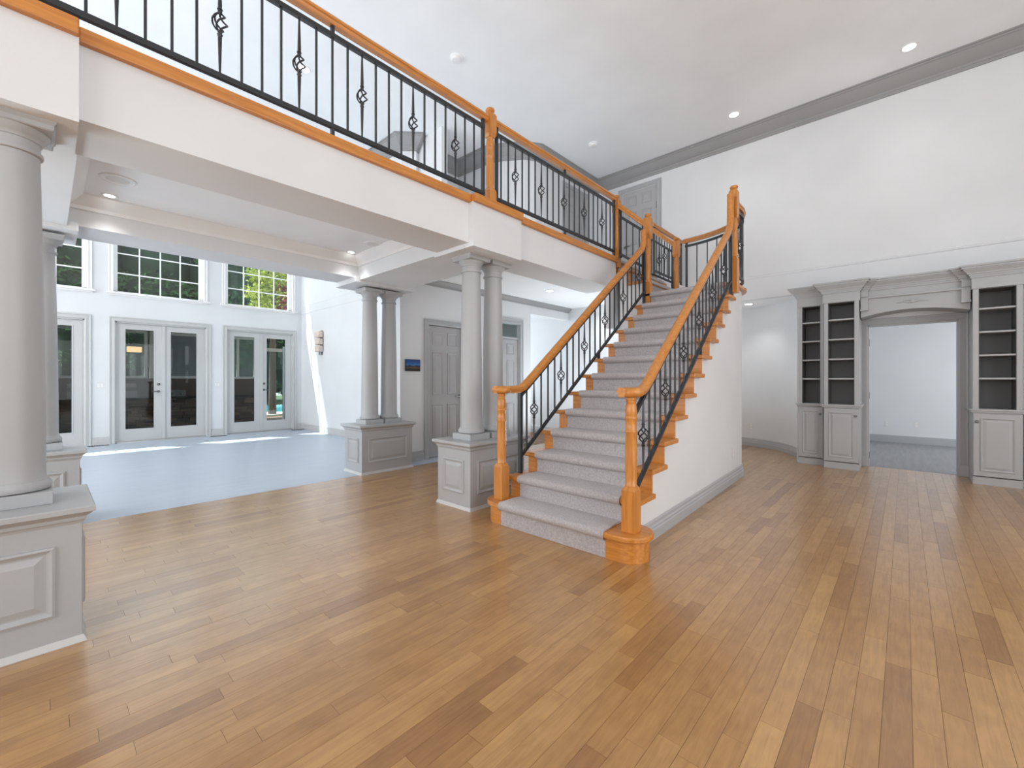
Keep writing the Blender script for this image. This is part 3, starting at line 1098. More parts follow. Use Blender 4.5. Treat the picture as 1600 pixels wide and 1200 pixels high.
fs = [(i, i + 1, m2 + i + 1, m2 + i) for i in range(n - 1)] + [(i, i + 1, 2 * n - 2 - i, 2 * n - 1 - i) for i in range(n - 1)] + [(m2 + i, m2 + i + 1, m2 + 2 * n - 2 - i, m2 + 2 * n - 1 - i) for i in range(n - 1)]
fs += [(n - 1, n, m2 + n, m2 + n - 1)]
mb._add(vsA + vsB, fs)
mb.build('carpet_runner', M['carpet'], stair, smooth=True, angle=50)
# baseboard of the stair wall
bp_ = [(-3.0, ECY + B_)] + arc()[::-1] + [(WR(y), y) for y in (6.0, 4.5, 3.4, 3.0)]
MB().molding(bp_, BASE).build('baseboard', M['grey'], stair, smooth=True, angle=20)

# ------------------------------------------------------------------ newels


def sq_to_round(mb, cx, cy, h, z0, z1, chamfer):
    return mb


def newel(cx, cy, z0, label, top, block0, ball=True, base_h=0.30, drop=0.0, s=0.05):
    """turned oak newel: square base, turned shaft, square block and a button on top"""
    r = thing('newel_post', label, 'newel post', (cx, cy, z0 - drop), group='turned oak newel posts')
    b = z0 - drop
    zb = z0 + base_h
    MB().box(cx - s, cx + s, cy - s, cy + s, b, zb - 0.03).frustum((cx - s, cx + s, cy - s, cy + s), zb - 0.03, (cx - 0.036, cx + 0.036, cy - 0.036, cy + 0.036), zb).build('base_block', M['oak_z'], r, bevel=0.003)
    L_ = block0 - zb
    p = [(0.040, zb - 0.004), (0.043, zb + 0.006), (0.038, zb + 0.014), (0.041, zb + 0.10 * L_), (0.0415, zb + 0.4 * L_), (0.039, zb + 0.62 * L_),
         (0.043, zb + 0.632 * L_), (0.043, zb + 0.645 * L_), (0.038, zb + 0.655 * L_), (0.038, zb + 0.77 * L_), (0.043, zb + 0.785 * L_), (0.043, zb + 0.81 * L_), (0.037, zb + 0.82 * L_),
         (0.042, zb + 0.86 * L_), (0.036, zb + 0.95 * L_), (0.031, zb + 0.965 * L_), (0.035, zb + 0.98 * L_), (0.034, zb + L_)]
    MB().lathe(p, cx, cy, 20).build('shaft', M['oak_z'], r, smooth=True, angle=50)
    if ball:
        t = top - 0.055
        MB().frustum((cx - 0.036, cx + 0.036, cy - 0.036, cy + 0.036), block0 - 0.004, (cx - s, cx + s, cy - s, cy + s), block0 + 0.03).box(cx - s, cx + s, cy - s, cy + s, block0 + 0.03, t - 0.02).frustum((cx - s, cx + s, cy - s, cy + s), t - 0.02, (cx - 0.036, cx + 0.036, cy - 0.036, cy + 0.036), t).build('top_block', M['oak_z'], r, bevel=0.002)
        MB().lathe([(0.020, t - 0.002), (0.022, t + 0.006), (0.040, t + 0.018), (0.046, t + 0.034), (0.040, t + 0.048), (0.022, t + 0.055)], cx, cy, 20).build('button', M['oak_z'], r, smooth=True, angle=60)
    else:
        MB().lathe([(0.034, block0 - 0.002), (0.040, block0 + 0.008), (0.030, top)], cx, cy, 20).build('neck', M['oak_z'], r, smooth=True, angle=60)
    return r


NR, NL = (-1.42, 2.79), (-2.675, 2.78)
newel(*NL, RISE, 'turned oak newel at the left foot of the stairs', 1.136, 1.11, ball=False, base_h=0.32)
newel(*NR, RISE, 'turned oak newel at the right foot of the stairs', 1.136, 1.11, ball=False, base_h=0.32)
N1 = (-3.045, 3.0)
N2 = (-3.05, 5.545)
N3 = (-2.625, 5.655)
N4 = (-1.522, 5.63)
N5 = (-2.66, 6.745)
newel(*N1, FL2, 'oak newel with round button on the gallery edge above the paired columns', 3.955, 3.665, base_h=0.16, s=0.047)
newel(*N2, FL2, 'oak newel at the gallery corner, left of the stair head', 3.90, 3.63, base_h=0.16, drop=0.13, s=0.047)
newel(*N3, ZL, 'oak newel at the head of the left stair rail', 3.56, 3.21, base_h=0.16, drop=0.16, s=0.047)
newel(*N4, ZL, 'oak newel at the head of the right stair rail, topped by a button', 3.60, 3.21, base_h=0.30, drop=0.14, s=0.047)
newel(*N5, ZL, 'oak newel at the back of the landing, before the tall wall', 3.50, 3.20, base_h=0.16, s=0.047)

# ------------------------------------------------------------------ railings
RAILP = [(u * 1.15, v * 1.12) for u, v in [(-0.031, 0.0), (-0.025, -0.004), (-0.025, -0.010), (-0.020, -0.016), (-0.020, -0.028), (0.020, -0.028), (0.020, -0.016), (0.025, -0.010), (0.025, -0.004), (0.031, 0.0), (0.031, 0.012), (0.024, 0.026), (0.010, 0.032), (-0.010, 0.032), (-0.024, 0.026), (-0.031, 0.012)]]
_bal = {}


def plain_baluster(h):
    key = ('p', round(h, 3))
    if key not in _bal:
        o = MB().box(-0.0065, 0.0065, -0.0065, 0.0065, 0, h).build('baluster', M['iron'])
        _bal[key] = (o.data, None)
        bpy.data.objects.remove(o)
    return _bal[key]


def basket_baluster(h):
    key = ('b', round(h, 3))
    if key not in _bal:
        c = h / 2
        half = []
        for sg in (-1, 1):
            m = MB()
            e = c + sg * c
            zs = [c + sg * 0.052, c + sg * 0.075, c + sg * 0.09, c + sg * 0.30]
            m.tube([(0, 0, zs[0]), (0, 0, zs[1])], [0.013, 0.011], 8)
            m.tube([(0, 0, zs[1]), (0, 0, zs[2])], [0.016, 0.010], 8)
            m.tube([(0, 0, zs[2]), (0, 0, zs[2] + sg * 0.012), (0, 0, e)], [0.0115, 0.0115, 0.0058], 6)
            half.append(m.build('baluster' if sg < 0 else 'upper_shaft', M['iron'], smooth=True, angle=50))
        k = MB()
        for q in range(4):
            pts = []
            for i in range(13):
                t = i / 12
                a = 2 * PI * q / 4 + t * PI
                rr = 0.004 + 0.035 * math.sin(PI * t) ** 0.8
                pts.append((rr * math.cos(a), rr * math.sin(a), c - 0.056 + 0.112 * t))
            k.tube(pts, 0.0056, 5)
        o2 = k.build('basket', M['iron'], smooth=True, angle=70)
        _bal[key] = (half[0].data, (('basket', o2.data), ('upper_shaft', half[1].data)))
        for q in half:
            bpy.data.objects.remove(q)
        bpy.data.objects.remove(o2)
    return _bal[key]


def put_baluster(root, x, y, z, h, basket):
    d, d2 = basket_baluster(h) if basket else plain_baluster(h)
    o = bpy.data.objects.new('baluster', d)
    C.objects.link(o)
    o.parent = root
    o.location = Vector((x, y, z)) - Vector(root.location)
    for nm, dd in d2 or ():
        k = bpy.data.objects.new(nm, dd)
        C.objects.link(k)
        k.parent = o


def bar_along(mb, path, w2=0.015, h2=0.016):
    return mb.sweep3(path, [(-w2, -h2), (w2, -h2), (w2, h2), (-w2, h2)])


def post(root, x, y, z0, z1, s=0.014, nm='post'):
    MB().box(x - s, x + s, y - s, y + s, z0, z1).build(nm, M['iron'], root)


def railing(label, pfun, u0, u1, us, baskets, zb, zt, zr, rail_path, posts=(), supports=(), n=1, name='railing'):
    """pfun(u)->(x,y); zb, zt: height of bottom and top iron bar at u; zr unused (rail path is explicit)"""
    x0, y0 = pfun(u0)
    r = thing(name, label, 'railing', (x0, y0, zb(u0)))
    if rail_path:
        MB().sweep3(rail_path, RAILP).build('handrail', M['oak_y'], r, smooth=True, angle=45)
    U = [u0 + (u1 - u0) * i / n for i in range(n + 1)]
    bar_along(MB(), [(*pfun(u), zb(u)) for u in U]).build('bottom_bar', M['iron'], r)
    bar_along(MB(), [(*pfun(u), zt(u)) for u in U]).build('top_bar', M['iron'], r)
    for i, u in enumerate(us):
        x, y = pfun(u)
        put_baluster(r, x, y, zb(u), zt(u) - zb(u), i in baskets)
    for u, a, b in posts:
        post(r, *pfun(u), a, b)
    for u, a, b in supports:
        post(r, *pfun(u), a, b, 0.012, 'support')
    return r


GX = -3.045
gz = (lambda u: 3.082, lambda u: 3.735)
# gallery, left section
sp = 0.1148
us = []
u = 2.553 + 2 * sp
while u > -2.4:
    us.append(u)
    u -= sp
bk = {i for i in range(len(us)) if i % 4 == 2}
railing('long gallery railing, left section above the blue floor', lambda u: (GX, u), -2.5, 2.915, us, bk, *gz, None,
        [(GX, -2.6, 3.835), (GX, 2.955, 3.835)], posts=[(2.90, FL2, 3.82)], supports=[(1.405, FL2, 3.08), (-0.2, FL2, 3.08), (1.405, 3.74, 3.82)])
# gallery, right section
sp = 0.1101
us = [3.376 + sp * i for i in range(-2, 19)]
us = [u for u in us if 3.12 < u < 5.42]
bk = {i for i, u in enumerate(us) if round((u - 3.376) / sp) % 4 == 0 and u < 5.2}
railing('gallery railing, right section ending at the stair head', lambda u: (GX, u), 3.075, 5.475, us, bk, *gz, None,
        [(GX, 3.04, 3.835), (GX, 5.50, 3.835)], posts=[(3.09, FL2, 3.82), (5.462, FL2, 3.82)], supports=[(4.272, FL2, 3.08), (4.272, 3.74, 3.82)])
# gallery, far section beyond the steps
us = [6.98 + 0.11 * i for i in range(10)]
railing('far gallery railing behind the landing, running to the tall wall', lambda u: (-3.09, u), 6.87, 8.06, us, {3, 7}, *gz, None,
        [(-3.09, 6.80, 3.835), (-3.09, 8.09, 3.835)], posts=[(6.88, FL2, 3.82), (8.05, FL2, 3.82)])
# short sloping panels at either side of the three upper steps
PA = lambda u: (N3[0] - 0.06 + (N2[0] - N3[0] + 0.12) * u, N3[1] - 0.01 + (N2[1] - N3[1]) * u)
railing('short sloping railing between the two newels left of the stair head', PA, 0.0, 1.0, [0.18, 0.45, 0.72], set(), lambda u: 2.83 + 0.22 * u, lambda u: 3.33 + 0.25 * u, None,
        [(*PA(-0.05), 3.42), (*PA(1.05), 3.735)], posts=[(0.02, 2.62, 3.42), (0.97, 2.99, 3.70)])
PB = lambda u: (N5[0] - 0.06 - 0.38 * u, N5[1] + 0.02)
railing('short sloping railing left of the back newel of the landing', PB, 0.0, 1.0, [0.2, 0.4, 0.6, 0.8], {2}, lambda u: 2.80 + 0.22 * u, lambda u: 3.29 + 0.30 * u, None,
        [(*PB(-0.05), 3.40), (*PB(1.0), 3.76)], posts=[(0.03, 2.62, 3.40), (0.97, 2.99, 3.72)])


# curved landing rail
def PC(u):
    if u < 0.25:
        return (WR(5.63) + 0.0 + 0.015, 5.63 + (ECY - 5.63) * u / 0.25)
    a = (u - 0.25) / 0.75 * PI / 2
    return (ECX + (A_ + 0.015) * math.cos(a), ECY + (B_ - 0.02) * math.sin(a))


us = [0.10 + 0.078 * i for i in range(11)]
railing('curved railing round the back of the landing', PC, 0.04, 0.965, us, {1, 5}, lambda u: ZL + 0.10, lambda u: 3.35, None,
        [(*PC(0.02 + 0.955 * i / 24), 3.43) for i in range(25)], posts=[(0.06, ZL, 3.42), (0.955, ZL, 3.42)], n=24)

# stair flight rails
SL = 0.7685


def flight(label, fx, rail0, yend, us, baskets, ztop_goose, post_y, sup):
    zr = lambda y: 1.152 + SL * (y - 3.03)
    zb = lambda y: 0.585 + SL * (y - 3.10)
    zt = lambda y: zr(y) - 0.052
    r = thing('stair_railing', label, 'railing', (fx(post_y), post_y, zb(post_y)))
    path = [(fx(2.70), 2.70, 1.165), (fx(2.96), 2.96, 1.165), (fx(3.02), 3.02, 1.172), (fx(3.07), 3.07, zr(3.07) + 0.006), (fx(3.14), 3.14, zr(3.14))]
    ye = yend - 0.15
    path += [(fx(y), y, zr(y)) for y in (4.0, ye)]
    yv = yend - 0.072
    zc = zr(ye)
    for i in range(1, 7):
        t = i / 6
        path.append((fx(yv), ye + (yv - ye) * math.sin(t * PI / 2), zc + SL * (yv - ye) * math.sin(t * PI / 2) + 0.12 * (1 - math.cos(t * PI / 2))))
    path.append((fx(yv), yv + 0.001, ztop_goose))
    MB().sweep3(path, RAILP).build('handrail', M['oak_y'], r, smooth=True, angle=45)
    cx, cy = rail0
    MB().lathe([(0.055, 1.132), (0.078, 1.140), (0.088, 1.156), (0.088, 1.176), (0.078, 1.192), (0.05, 1.199)], cx, cy, 28).build('rail_cap', M['oak_y'], r, smooth=True, angle=60)
    y1 = yend - 0.07
    bar_along(MB(), [(fx(post_y), post_y, zb(post_y)), (fx(y1), y1, zb(y1))], 0.015, 0.011).build('bottom_bar', M['iron'], r)
    bar_along(MB(), [(fx(post_y), post_y, zt(post_y)), (fx(y1), y1, zt(y1))], 0.015, 0.012).build('top_bar', M['iron'], r)
    for i, y in enumerate(us):
        put_baluster(r, fx(y), y, zb(y), zt(y) - zb(y), i in baskets)
    post(r, fx(post_y), post_y, 2 * RISE, zr(post_y) - 0.02, 0.016)
    post(r, fx(y1), y1, 12 * RISE, zr(y1) + 0.05, 0.016)
    for y in sup:
        k = math.floor((y - nos(1)) / RUN) + 1
        post(r, fx(y), y, k * RISE, zb(y), 0.014, 'support')
    return r


fxl = lambda y: NL[0] + 0.018 * (y - 2.78)
fxr = lambda y: NR[0] - 0.030 - 0.028 * (y - 2.78)
us = [3.12 + 0.1085 * i for i in range(23)]
flight('left stair railing with black iron balusters and oak rail', fxl, NL, 5.60, us, {i for i in range(23) if i % 4 == 1}, 3.30, 3.03, (4.39,))
us = [3.06 + 0.1085 * i for i in range(23)]
flight('right stair railing with black iron balusters and oak rail, nearest the bookcases', fxr, NR, 5.58, us, {i for i in range(23) if i % 4 == 0}, 3.46, 2.87, (4.39,))

# ------------------------------------------------------------------ bookcases and portal
CRB = [(0, 2.485), (0.014, 2.485), (0.014, 2.508), (0.024, 2.508), (0.026, 2.530), (0.040, 2.530), (0.044, 2.545), (0.075, 2.582), (0.075, 2.592), (0.090, 2.592), (0.092, 2.612), (0.106, 2.614), (0.108, 2.635), (0, 2.635)]


def bookcase(x0, x1, o0, o1, yf, label, knob_right, ret_l=True, ret_r=True):
    r = thing('bookcase', label, 'bookcase', ((x0 + x1) / 2, yf + 0.2, 0), group='grey built-in bookcases round the portal')
    T = FY(yf)
    D = -(8.09 - yf)
    MB(T).box(x0, x1, D, 0, 0.10, 0.865).box(x0, o0, D, 0, 0.9, 2.36).box(o1, x1, D, 0, 0.9, 2.36).box(x0 - 0.012, x1 + 0.012, D, 0.012, 2.355, 2.49).build('carcass', M['grey'], r)
    MB(T).box(x0, x1, D, 0.004, 0.0, 0.09).build('plinth', M['grey'], r)
    yb = -0.30
    MB(T).box(o0, o1, yb - 0.02, yb, 0.905, 2.36).box(o0 - 0.001, o0 + 0.004, yb, -0.006, 0.905, 2.356).box(o1 - 0.004, o1 + 0.001, yb, -0.006, 0.905, 2.356).box(o0, o1, yb, -0.006, 2.345, 2.357).build('liner', M['dark'], r)
    for z in (1.273, 1.553, 1.832, 2.112):
        MB(T).box(o0 + 0.004, o1 - 0.004, yb, -0.012, z - 0.012, z + 0.008).build('shelf', M['grey'], r)
    ct = MB(T)
    ct.box(x0 - 0.03, x1 + 0.03, D, 0.034, 0.885, 0.907).box(x0 - 0.018, x1 + 0.018, D, 0.020, 0.862, 0.885)
    ct.build('counter', M['grey'], r, bevel=0.004)
    dr = MB(T).box(x0 + 0.004, x1 - 0.004, 0.0, 0.02, 0.105, 0.850).build('door', M['grey'], r, bevel=0.002)
    raised_panel('panel', lambda s, t, z: T(s, 0.02 + t, z), x0 + 0.058, x1 - 0.058, 0.165, 0.80, M['grey'], dr, 0.75)
    ks = x1 - 0.035 if knob_right else x0 + 0.03
    MB(lambda u, v, z: T(ks + u, 0.02 + z, 0.755 + v)).lathe([(0.008, 0), (0.007, 0.010), (0.016, 0.016), (0.017, 0.022), (0.010, 0.028)], 0, 0, 14).build('knob', M['pewter'], dr, smooth=True)
    pth = [(x1 + 0.012, yf - 0.012), (x0 - 0.012, yf - 0.012)]
    if ret_r:
        pth = [(x1 + 0.012, 8.09)] + pth
    if ret_l:
        pth = pth + [(x0 - 0.012, 8.09)]
    MB().molding(pth, CRB).build('crown', M['grey'], r, smooth=True, angle=20)
    return r


bookcase(-1.195, -0.884, -1.146, -0.922, 7.74, 'narrow grey bookcase next to the curved white wall', True)
bookcase(-0.864, -0.467, -0.814, -0.517, 7.60, 'wide grey bookcase at the left side of the portal', True)
bookcase(0.607, 1.000, 0.655, 0.953, 7.60, 'wide grey bookcase at the right side of the portal', False)
bookcase(1.020, 1.330, 1.069, 1.282, 7.74, 'narrow grey bookcase cut off by the right edge', False)
# portal between the bookcases
pr = thing('portal_surround', 'grey arched portal surround with cornice between the two wide bookcases', 'doorway', (0.07, 7.9, 2.1))
YF = 7.72
L0, L1 = -0.455, 0.595
N = 24
arcp = []
for i in range(N + 1):
    t = i / N
    arcp.append((L0 + (L1 - L0) * t, 2.125 + 0.072 * (1 - (2 * t - 1) ** 2)))
pl = arcp + [(L1, 2.49), (L0, 2.49)]
MB().extrude([(x, YF, z) for x, z in pl], [(x, 8.09, z) for x, z in pl]).build('arched_header', M['grey'], pr)
MB(FY(YF)).box(L0, L1, 0, 0.034, 2.376, 2.402).build('frieze_bead', M['grey'], pr, bevel=0.004)
for a, b in ((L0, -0.375), (0.515, L1)):
    MB(FY(YF)).box(a, b, 0, 0.05, 2.402, 2.49).box(a, b, 0, 0.05, 2.24, 2.376).box(a - 0.004, b + 0.004, 0, 0.06, 2.212, 2.24).build('corbel_block', M['grey'], pr, bevel=0.003)
MB().molding([(L1, YF - 0.03), (0.515, YF - 0.03), (0.515, YF), (-0.375, YF), (-0.375, YF - 0.03), (L0, YF - 0.03)], CRB).build('crown', M['grey'], pr, smooth=True, angle=20)
MB().box(L0, L1, YF, 8.09, 2.49, 2.63).build('crown_backing', M['grey'], pr)
om = MB(FY(YF))
for sg in (-1, 1):
    for k, (l, h, ph) in enumerate(((0.16, 0.010, 0.0), (0.10, 0.018, 0.6), (0.05, 0.012, 1.2))):
        pts = [(0.07 + sg * l * t, 0.004, 2.285 + h * math.sin(3.0 * t + ph) + (0.012 if k == 1 else 0)) for t in [i / 8 for i in range(9)]]
        om.tube(pts, [0.015 * (1 - 0.8 * i / 8) + 0.001 for i in range(9)], 6)
om.tube([(0.07, 0.004, 2.275), (0.07, 0.008, 2.297), (0.07, 0.004, 2.322)], [0.004, 0.013, 0.002], 8)
om.build('carved_ornament', M['grey'], pr, smooth=True, angle=70)
# door casing of the portal on the wall behind
ptl = st_root('trim_portal_casing', (0.06, 8.1, 0), 'grey casing of the doorway inside the portal')
casing(FY(8.1), -0.40, 0.52, 2.045, M['grey'], ptl, wdt=0.09)
MB(FY(8.1)).box(-0.404, -0.385, -0.13, 0.0, 0, 2.046).box(0.505, 0.524, -0.13, 0.0, 0, 2.046).box(-0.40, 0.52, -0.13, 0.0, 2.03, 2.05).build('jamb', M['grey'], ptl)
for z in (0.16, 1.03, 1.80):
    MB(FY(8.1)).box(-0.386, -0.380, -0.07, -0.04, z - 0.05, z + 0.05).build('hinge', M['pewter'], ptl)
for a, b in ((-0.495, -0.40), (0.52, 0.612)):
    MB(FY(8.1)).box(a, b, 0, 0.032, 0, 0.15).build('plinth_block', M['grey'], ptl, bevel=0.003)

# ------------------------------------------------------------------ lamps in the ceilings


def downlight(x, y, z, label, power, r0=0.055, spread=100, blend=0.8):
    r = thing('downlight', label, 'ceiling light', (x, y, z), group='recessed ceiling lights')
    prof = [(r0, -0.001), (r0 + 0.004, -0.007), (r0 + 0.020, -0.008), (r0 + 0.026, -0.001)]
    n = 24
    mb = MB()
    vs, fs = [], []
    for rr, zz in prof:
        for i in range(n):
            a = 2 * PI * i / n
            vs.append((rr * math.cos(a), rr * math.sin(a), zz))
    for j in range(3):
        for i in range(n):
            k = (i + 1) % n
            fs.append((j * n + i, j * n + k, (j + 1) * n + k, (j + 1) * n + i))
    mb._add(vs, fs)
    mb.build('trim_ring', M['vinyl'], r, smooth=True, local=True)
    MB().lathe([(r0 + 0.001, -0.006), (r0 * 0.6, -0.009), (0.002, -0.010)], 0, 0, 24).build('lens', M['lens'], r, smooth=True, local=True)
    d = bpy.data.lights.new('downlight_spot', 'SPOT')
    d.energy = power * 0.75
    d.spot_size = math.radians(spread)
    d.spot_blend = blend
    d.shadow_soft_size = 0.05
    d.color = (1.0, 0.985, 0.97)
    o = bpy.data.objects.new('downlight_spot', d)
    C.objects.link(o)
    o.location = (x, y, z - 0.03)
    return r


downlight(-2.02, 7.47, CEIL, 'round ceiling light in front of the crown moulding, above the right stair newel', 18, 0.062)
downlight(0.04, 7.47, CEIL, 'round ceiling light near the top right corner by the crown moulding', 18, 0.062)
downlight(-6.06, 2.40, CEIL, 'ceiling light glimpsed through the gallery railing', 60, 0.062)
downlight(-5.10, 0.385, HALL, 'small ceiling light beside the left ceiling speaker', 14, 0.034)
downlight(-5.12, 2.60, HALL, 'small ceiling light beside the right ceiling speaker', 14, 0.034)
downlight(-4.695, 6.126, HALL, 'ceiling light in the hall behind the stairs', 30)
downlight(-4.70, 7.75, HALL, 'ceiling light of the hall seen through the left stair railing', 30)
downlight(-2.08, 8.606, LOW, 'ceiling light by the curved wall behind the stair landing', 26)
downlight(-6.6, 5.95, HALL, 'ceiling light seen through the transom window', 110)
downlight(0.1, 9.6, LOW, 'ceiling light of the back room', 45)  # added to brighten the back room; hidden above the portal


def ceiling_disc(name, x, y, z, rad, label, cat, group=None):
    r = thing(name, label, cat, (x, y, z), group=group)
    MB().lathe([(rad, 0), (rad, -0.006), (rad - 0.012, -0.010), (rad - 0.016, -0.006)], 0, 0, 32).build('rim', M['ceil'], r, smooth=True, local=True, angle=30)
    MB().lathe([(rad - 0.015, -0.004), (rad * 0.5, -0.0075), (0.002, -0.008)], 0, 0, 32).build('grille', M['plate'], r, smooth=True, local=True)
    return r


ceiling_disc('ceiling_speaker', -4.65, 0.40, HALL, 0.115, 'round white speaker in the tray ceiling, left one', 'speaker', 'round speakers in the tray ceiling')
ceiling_disc('ceiling_speaker', -4.62, 2.62, HALL, 0.105, 'round white speaker in the tray ceiling, right one near the beam', 'speaker', 'round speakers in the tray ceiling')


def detector(x, y, label):
    r = thing('smoke_detector', label, 'smoke detector', (x, y, CEIL))
    MB().lathe([(0.085, 0), (0.085, -0.012), (0.078, -0.016)], 0, 0, 28).build('mounting_plate', M['ceil'], r, smooth=True, local=True, angle=30)
    MB().lathe([(0.068, -0.014), (0.068, -0.032), (0.058, -0.044), (0.03, -0.048), (0.002, -0.048)], 0, 0, 28).build('housing', M['whitetrim'], r, smooth=True, local=True, angle=40)
    return r


detector(-4.365, 3.676, 'round white smoke detector on the high ceiling above the railing')
detector(-4.14, 6.69, 'white smoke detector on the high ceiling near the crown corner')

# ------------------------------------------------------------------ small things on the walls
scn = thing('wall_sconce', 'wall sconce of three stacked pale alabaster blocks', 'wall lamp', (-10.32, 4.5, 1.84))
MB(FY(4.5)).box(-10.36, -10.26, 0, 0.02, 1.86, 2.44).build('back_plate', M['pewter'], scn)
sm = paint('pale_alabaster', (0.72, 0.60, 0.52), 0.6, bump=0.4, scale=40, var=0.2)
for i, z in enumerate((1.93, 2.10, 2.27)):
    MB(FY(4.5)).box(-10.42, -10.20, 0.018, 0.13, z, z + 0.145).build('alabaster_block', sm, scn, bevel=0.015)
MB(FY(4.5)).box(-10.34, -10.28, 0.02, 0.06, 1.86, 1.93).build('bracket', M['chrome'], scn)


def screen_mat():
    m = new_mat('night_picture', (0.01, 0.02, 0.05), 0.3)
    N_, L_, b = nodes(m)
    tc = N_.new('ShaderNodeTexCoord')
    sp_ = N_.new('ShaderNodeSeparateXYZ')
    L_.new(tc.outputs['Generated'], sp_.inputs[0])
    n1 = N_.new('ShaderNodeTexNoise')
    n1.inputs['Scale'].default_value = 5
    L_.new(tc.outputs['Generated'], n1.inputs['Vector'])
    ad = N_.new('ShaderNodeMath')
    ad.operation = 'MULTIPLY_ADD'
    L_.new(n1.outputs['Fac'], ad.inputs[0])
    ad.inputs[1].default_value = 0.45
    L_.new(sp_.outputs['Z'], ad.inputs[2])
    r = N_.new('ShaderNodeValToRGB')
    e = r.color_ramp.elements
    e[0].position = 0.25
    e[0].color = (0.004, 0.004, 0.005, 1)
    e[1].position = 1.15 if False else 1.0
    e[1].color = (0.004, 0.035, 0.15, 1)
    for p_, c_ in ((0.40, (0.03, 0.012, 0.006, 1)), (0.50, (0.10, 0.045, 0.02, 1)), (0.57, (0.012, 0.010, 0.012, 1)), (0.68, (0.01, 0.015, 0.04, 1)), (0.75, (0.02, 0.10, 0.26, 1))):
        k = e.new(p_)
        k.color = c_
    L_.new(ad.outputs[0], r.inputs['Fac'])
    L_.new(r.outputs['Color'], b.inputs['Emission Color'])
    b.inputs['Emission Strength'].default_value = 1.0
    b.inputs['Base Color'].default_value = (0.01, 0.01, 0.01, 1)
    return m


wp = thing('wall_screen', 'small dark screen showing a night view, left of the grey door', 'screen', (-5.6, 3.835, 1.39))
MB(FX(-5.6)).box(3.70, 3.97, 0, 0.022, 1.392, 1.572).build('bezel', new_mat('black_plastic', (0.01, 0.01, 0.012), 0.3), wp, bevel=0.004)
MB(FX(-5.6)).box(3.712, 3.958, 0.022, 0.0235, 1.404, 1.560).build('display', screen_mat(), wp)


def plate(T, s, z, label, kind='outlet', w2=0.04, h2=0.062, nm='wall_outlet', extra=1):
    p0 = T(s, 0, z)
    r = thing(nm, label, 'outlet' if kind == 'outlet' else 'switch', p0)
    MB(T).box(s - w2, s + w2, 0, 0.006, z - h2, z + h2).build('cover_plate', M['plate'], r, bevel=0.002)
    for i in range(extra):
        c = s if extra == 1 else s - w2 * 0.5 + i * w2
        if kind == 'outlet':
            for q in (-0.026, 0.026):
                MB(T).box(c - 0.016, c + 0.016, 0.006, 0.008, z + q - 0.014, z + q + 0.014).build('socket', M['whitetrim'], r)
        else:
            MB(T).box(c - 0.014, c + 0.014, 0.006, 0.009, z - 0.032, z + 0.032).build('rocker', M['whitetrim'], r)
    return r


plate(FX(-11.5), 0.735, 1.15, 'white switch plate between the left and middle garden doors', 'switch', 0.05, 0.06, 'light_switch', 2)
plate(FX(-11.5), 2.65, 1.15, 'white switch plate between the middle and right garden doors', 'switch', 0.05, 0.06, 'light_switch', 2)
plate(FY(11.6), -0.266, 0.372, 'left outlet on the back room wall seen through the portal')
plate(FY(11.6), 0.17, 0.378, 'right outlet on the back room wall seen through the portal')
yo = 5.72
plate(lambda s, t, z: (WR(s) + t, s, z), yo, 0.36, 'outlet low on the white stair wall')
# outlet on the curved wall
a_ = Vector((-2.0 + 2.4, 9.06 - 9.18)).normalized()
pc = Vector((-2.16, 9.118))
nn = Vector((-0.28, -0.96))
plate(lambda s, t, z: (pc.x + a_.x * s + nn.x * (t + 0.004), pc.y + a_.y * s + nn.y * (t + 0.004), z), 0, 0.36, 'outlet on the curved wall behind the stairs')


def register(y, label, x=-11.33):
    r = thing('floor_register', label, 'floor vent', (x, y, 0), group='black floor vents along the window wall')
    MB().box(x - 0.055, x + 0.055, y - 0.15, y + 0.15, 0, 0.006).build('frame', M['pewter'], r)
    for i in range(8):
        yy = y - 0.125 + i * 0.036
        MB().box(x - 0.042, x + 0.042, yy - 0.010, yy + 0.010, 0.006, 0.010).build('slat', M['iron'], r)
    return r


register(0.70, 'black floor vent between the left and middle garden doors')
register(2.64, 'black floor vent between the middle and right garden doors')
register(4.33, 'black floor vent in the corner by the sconce wall', -11.30)

# ------------------------------------------------------------------ outdoors
patio = paint('terracotta_patio', (0.16, 0.075, 0.055), 0.7)
st(MB().box(-16.5, -11.72, -7, 9, -0.15, -0.02).build('floor_patio', patio), 'reddish patio outside the garden doors')
st(MB().box(-40, -16.5, -25, 25, -0.2, -0.05).build('ground', paint('lawn', (0.05, 0.09, 0.03), 0.9)), 'garden lawn')
st(MB().box(-15.2, -11.72, -7, 4.9, 2.62, 2.74).build('ceiling_patio_roof', paint('grey_soffit', (0.45, 0.46, 0.46), 0.6)), 'patio roof over the outdoor kitchen')
# stone island
isl = thing('outdoor_kitchen', 'dark stone outdoor kitchen counter beyond the glass doors', 'outdoor kitchen', (-14.1, 1.2, -0.02))
MB().box(-14.7, -13.98, -3.0, 4.42, -0.02, 0.78).build('core', new_mat('mortar', (0.03, 0.025, 0.02), 0.9), isl)
stone_m = new_mat('ledge_stone', (0.1, 0.08, 0.06), 0.8)
N_, L_, b_ = nodes(stone_m)
at = N_.new('ShaderNodeNewGeometry')
rp = N_.new('ShaderNodeValToRGB')
rp.color_ramp.elements[0].color = (0.022, 0.015, 0.012, 1)
rp.color_ramp.elements[1].color = (0.13, 0.088, 0.062, 1)
k = rp.color_ramp.elements.new(0.5)
k.color = (0.06, 0.045, 0.038, 1)
L_.new(at.outputs['Random Per Island'], rp.inputs['Fac'])
L_.new(rp.outputs['Color'], b_.inputs['Base Color'])
sb = MB()
z = 0.0
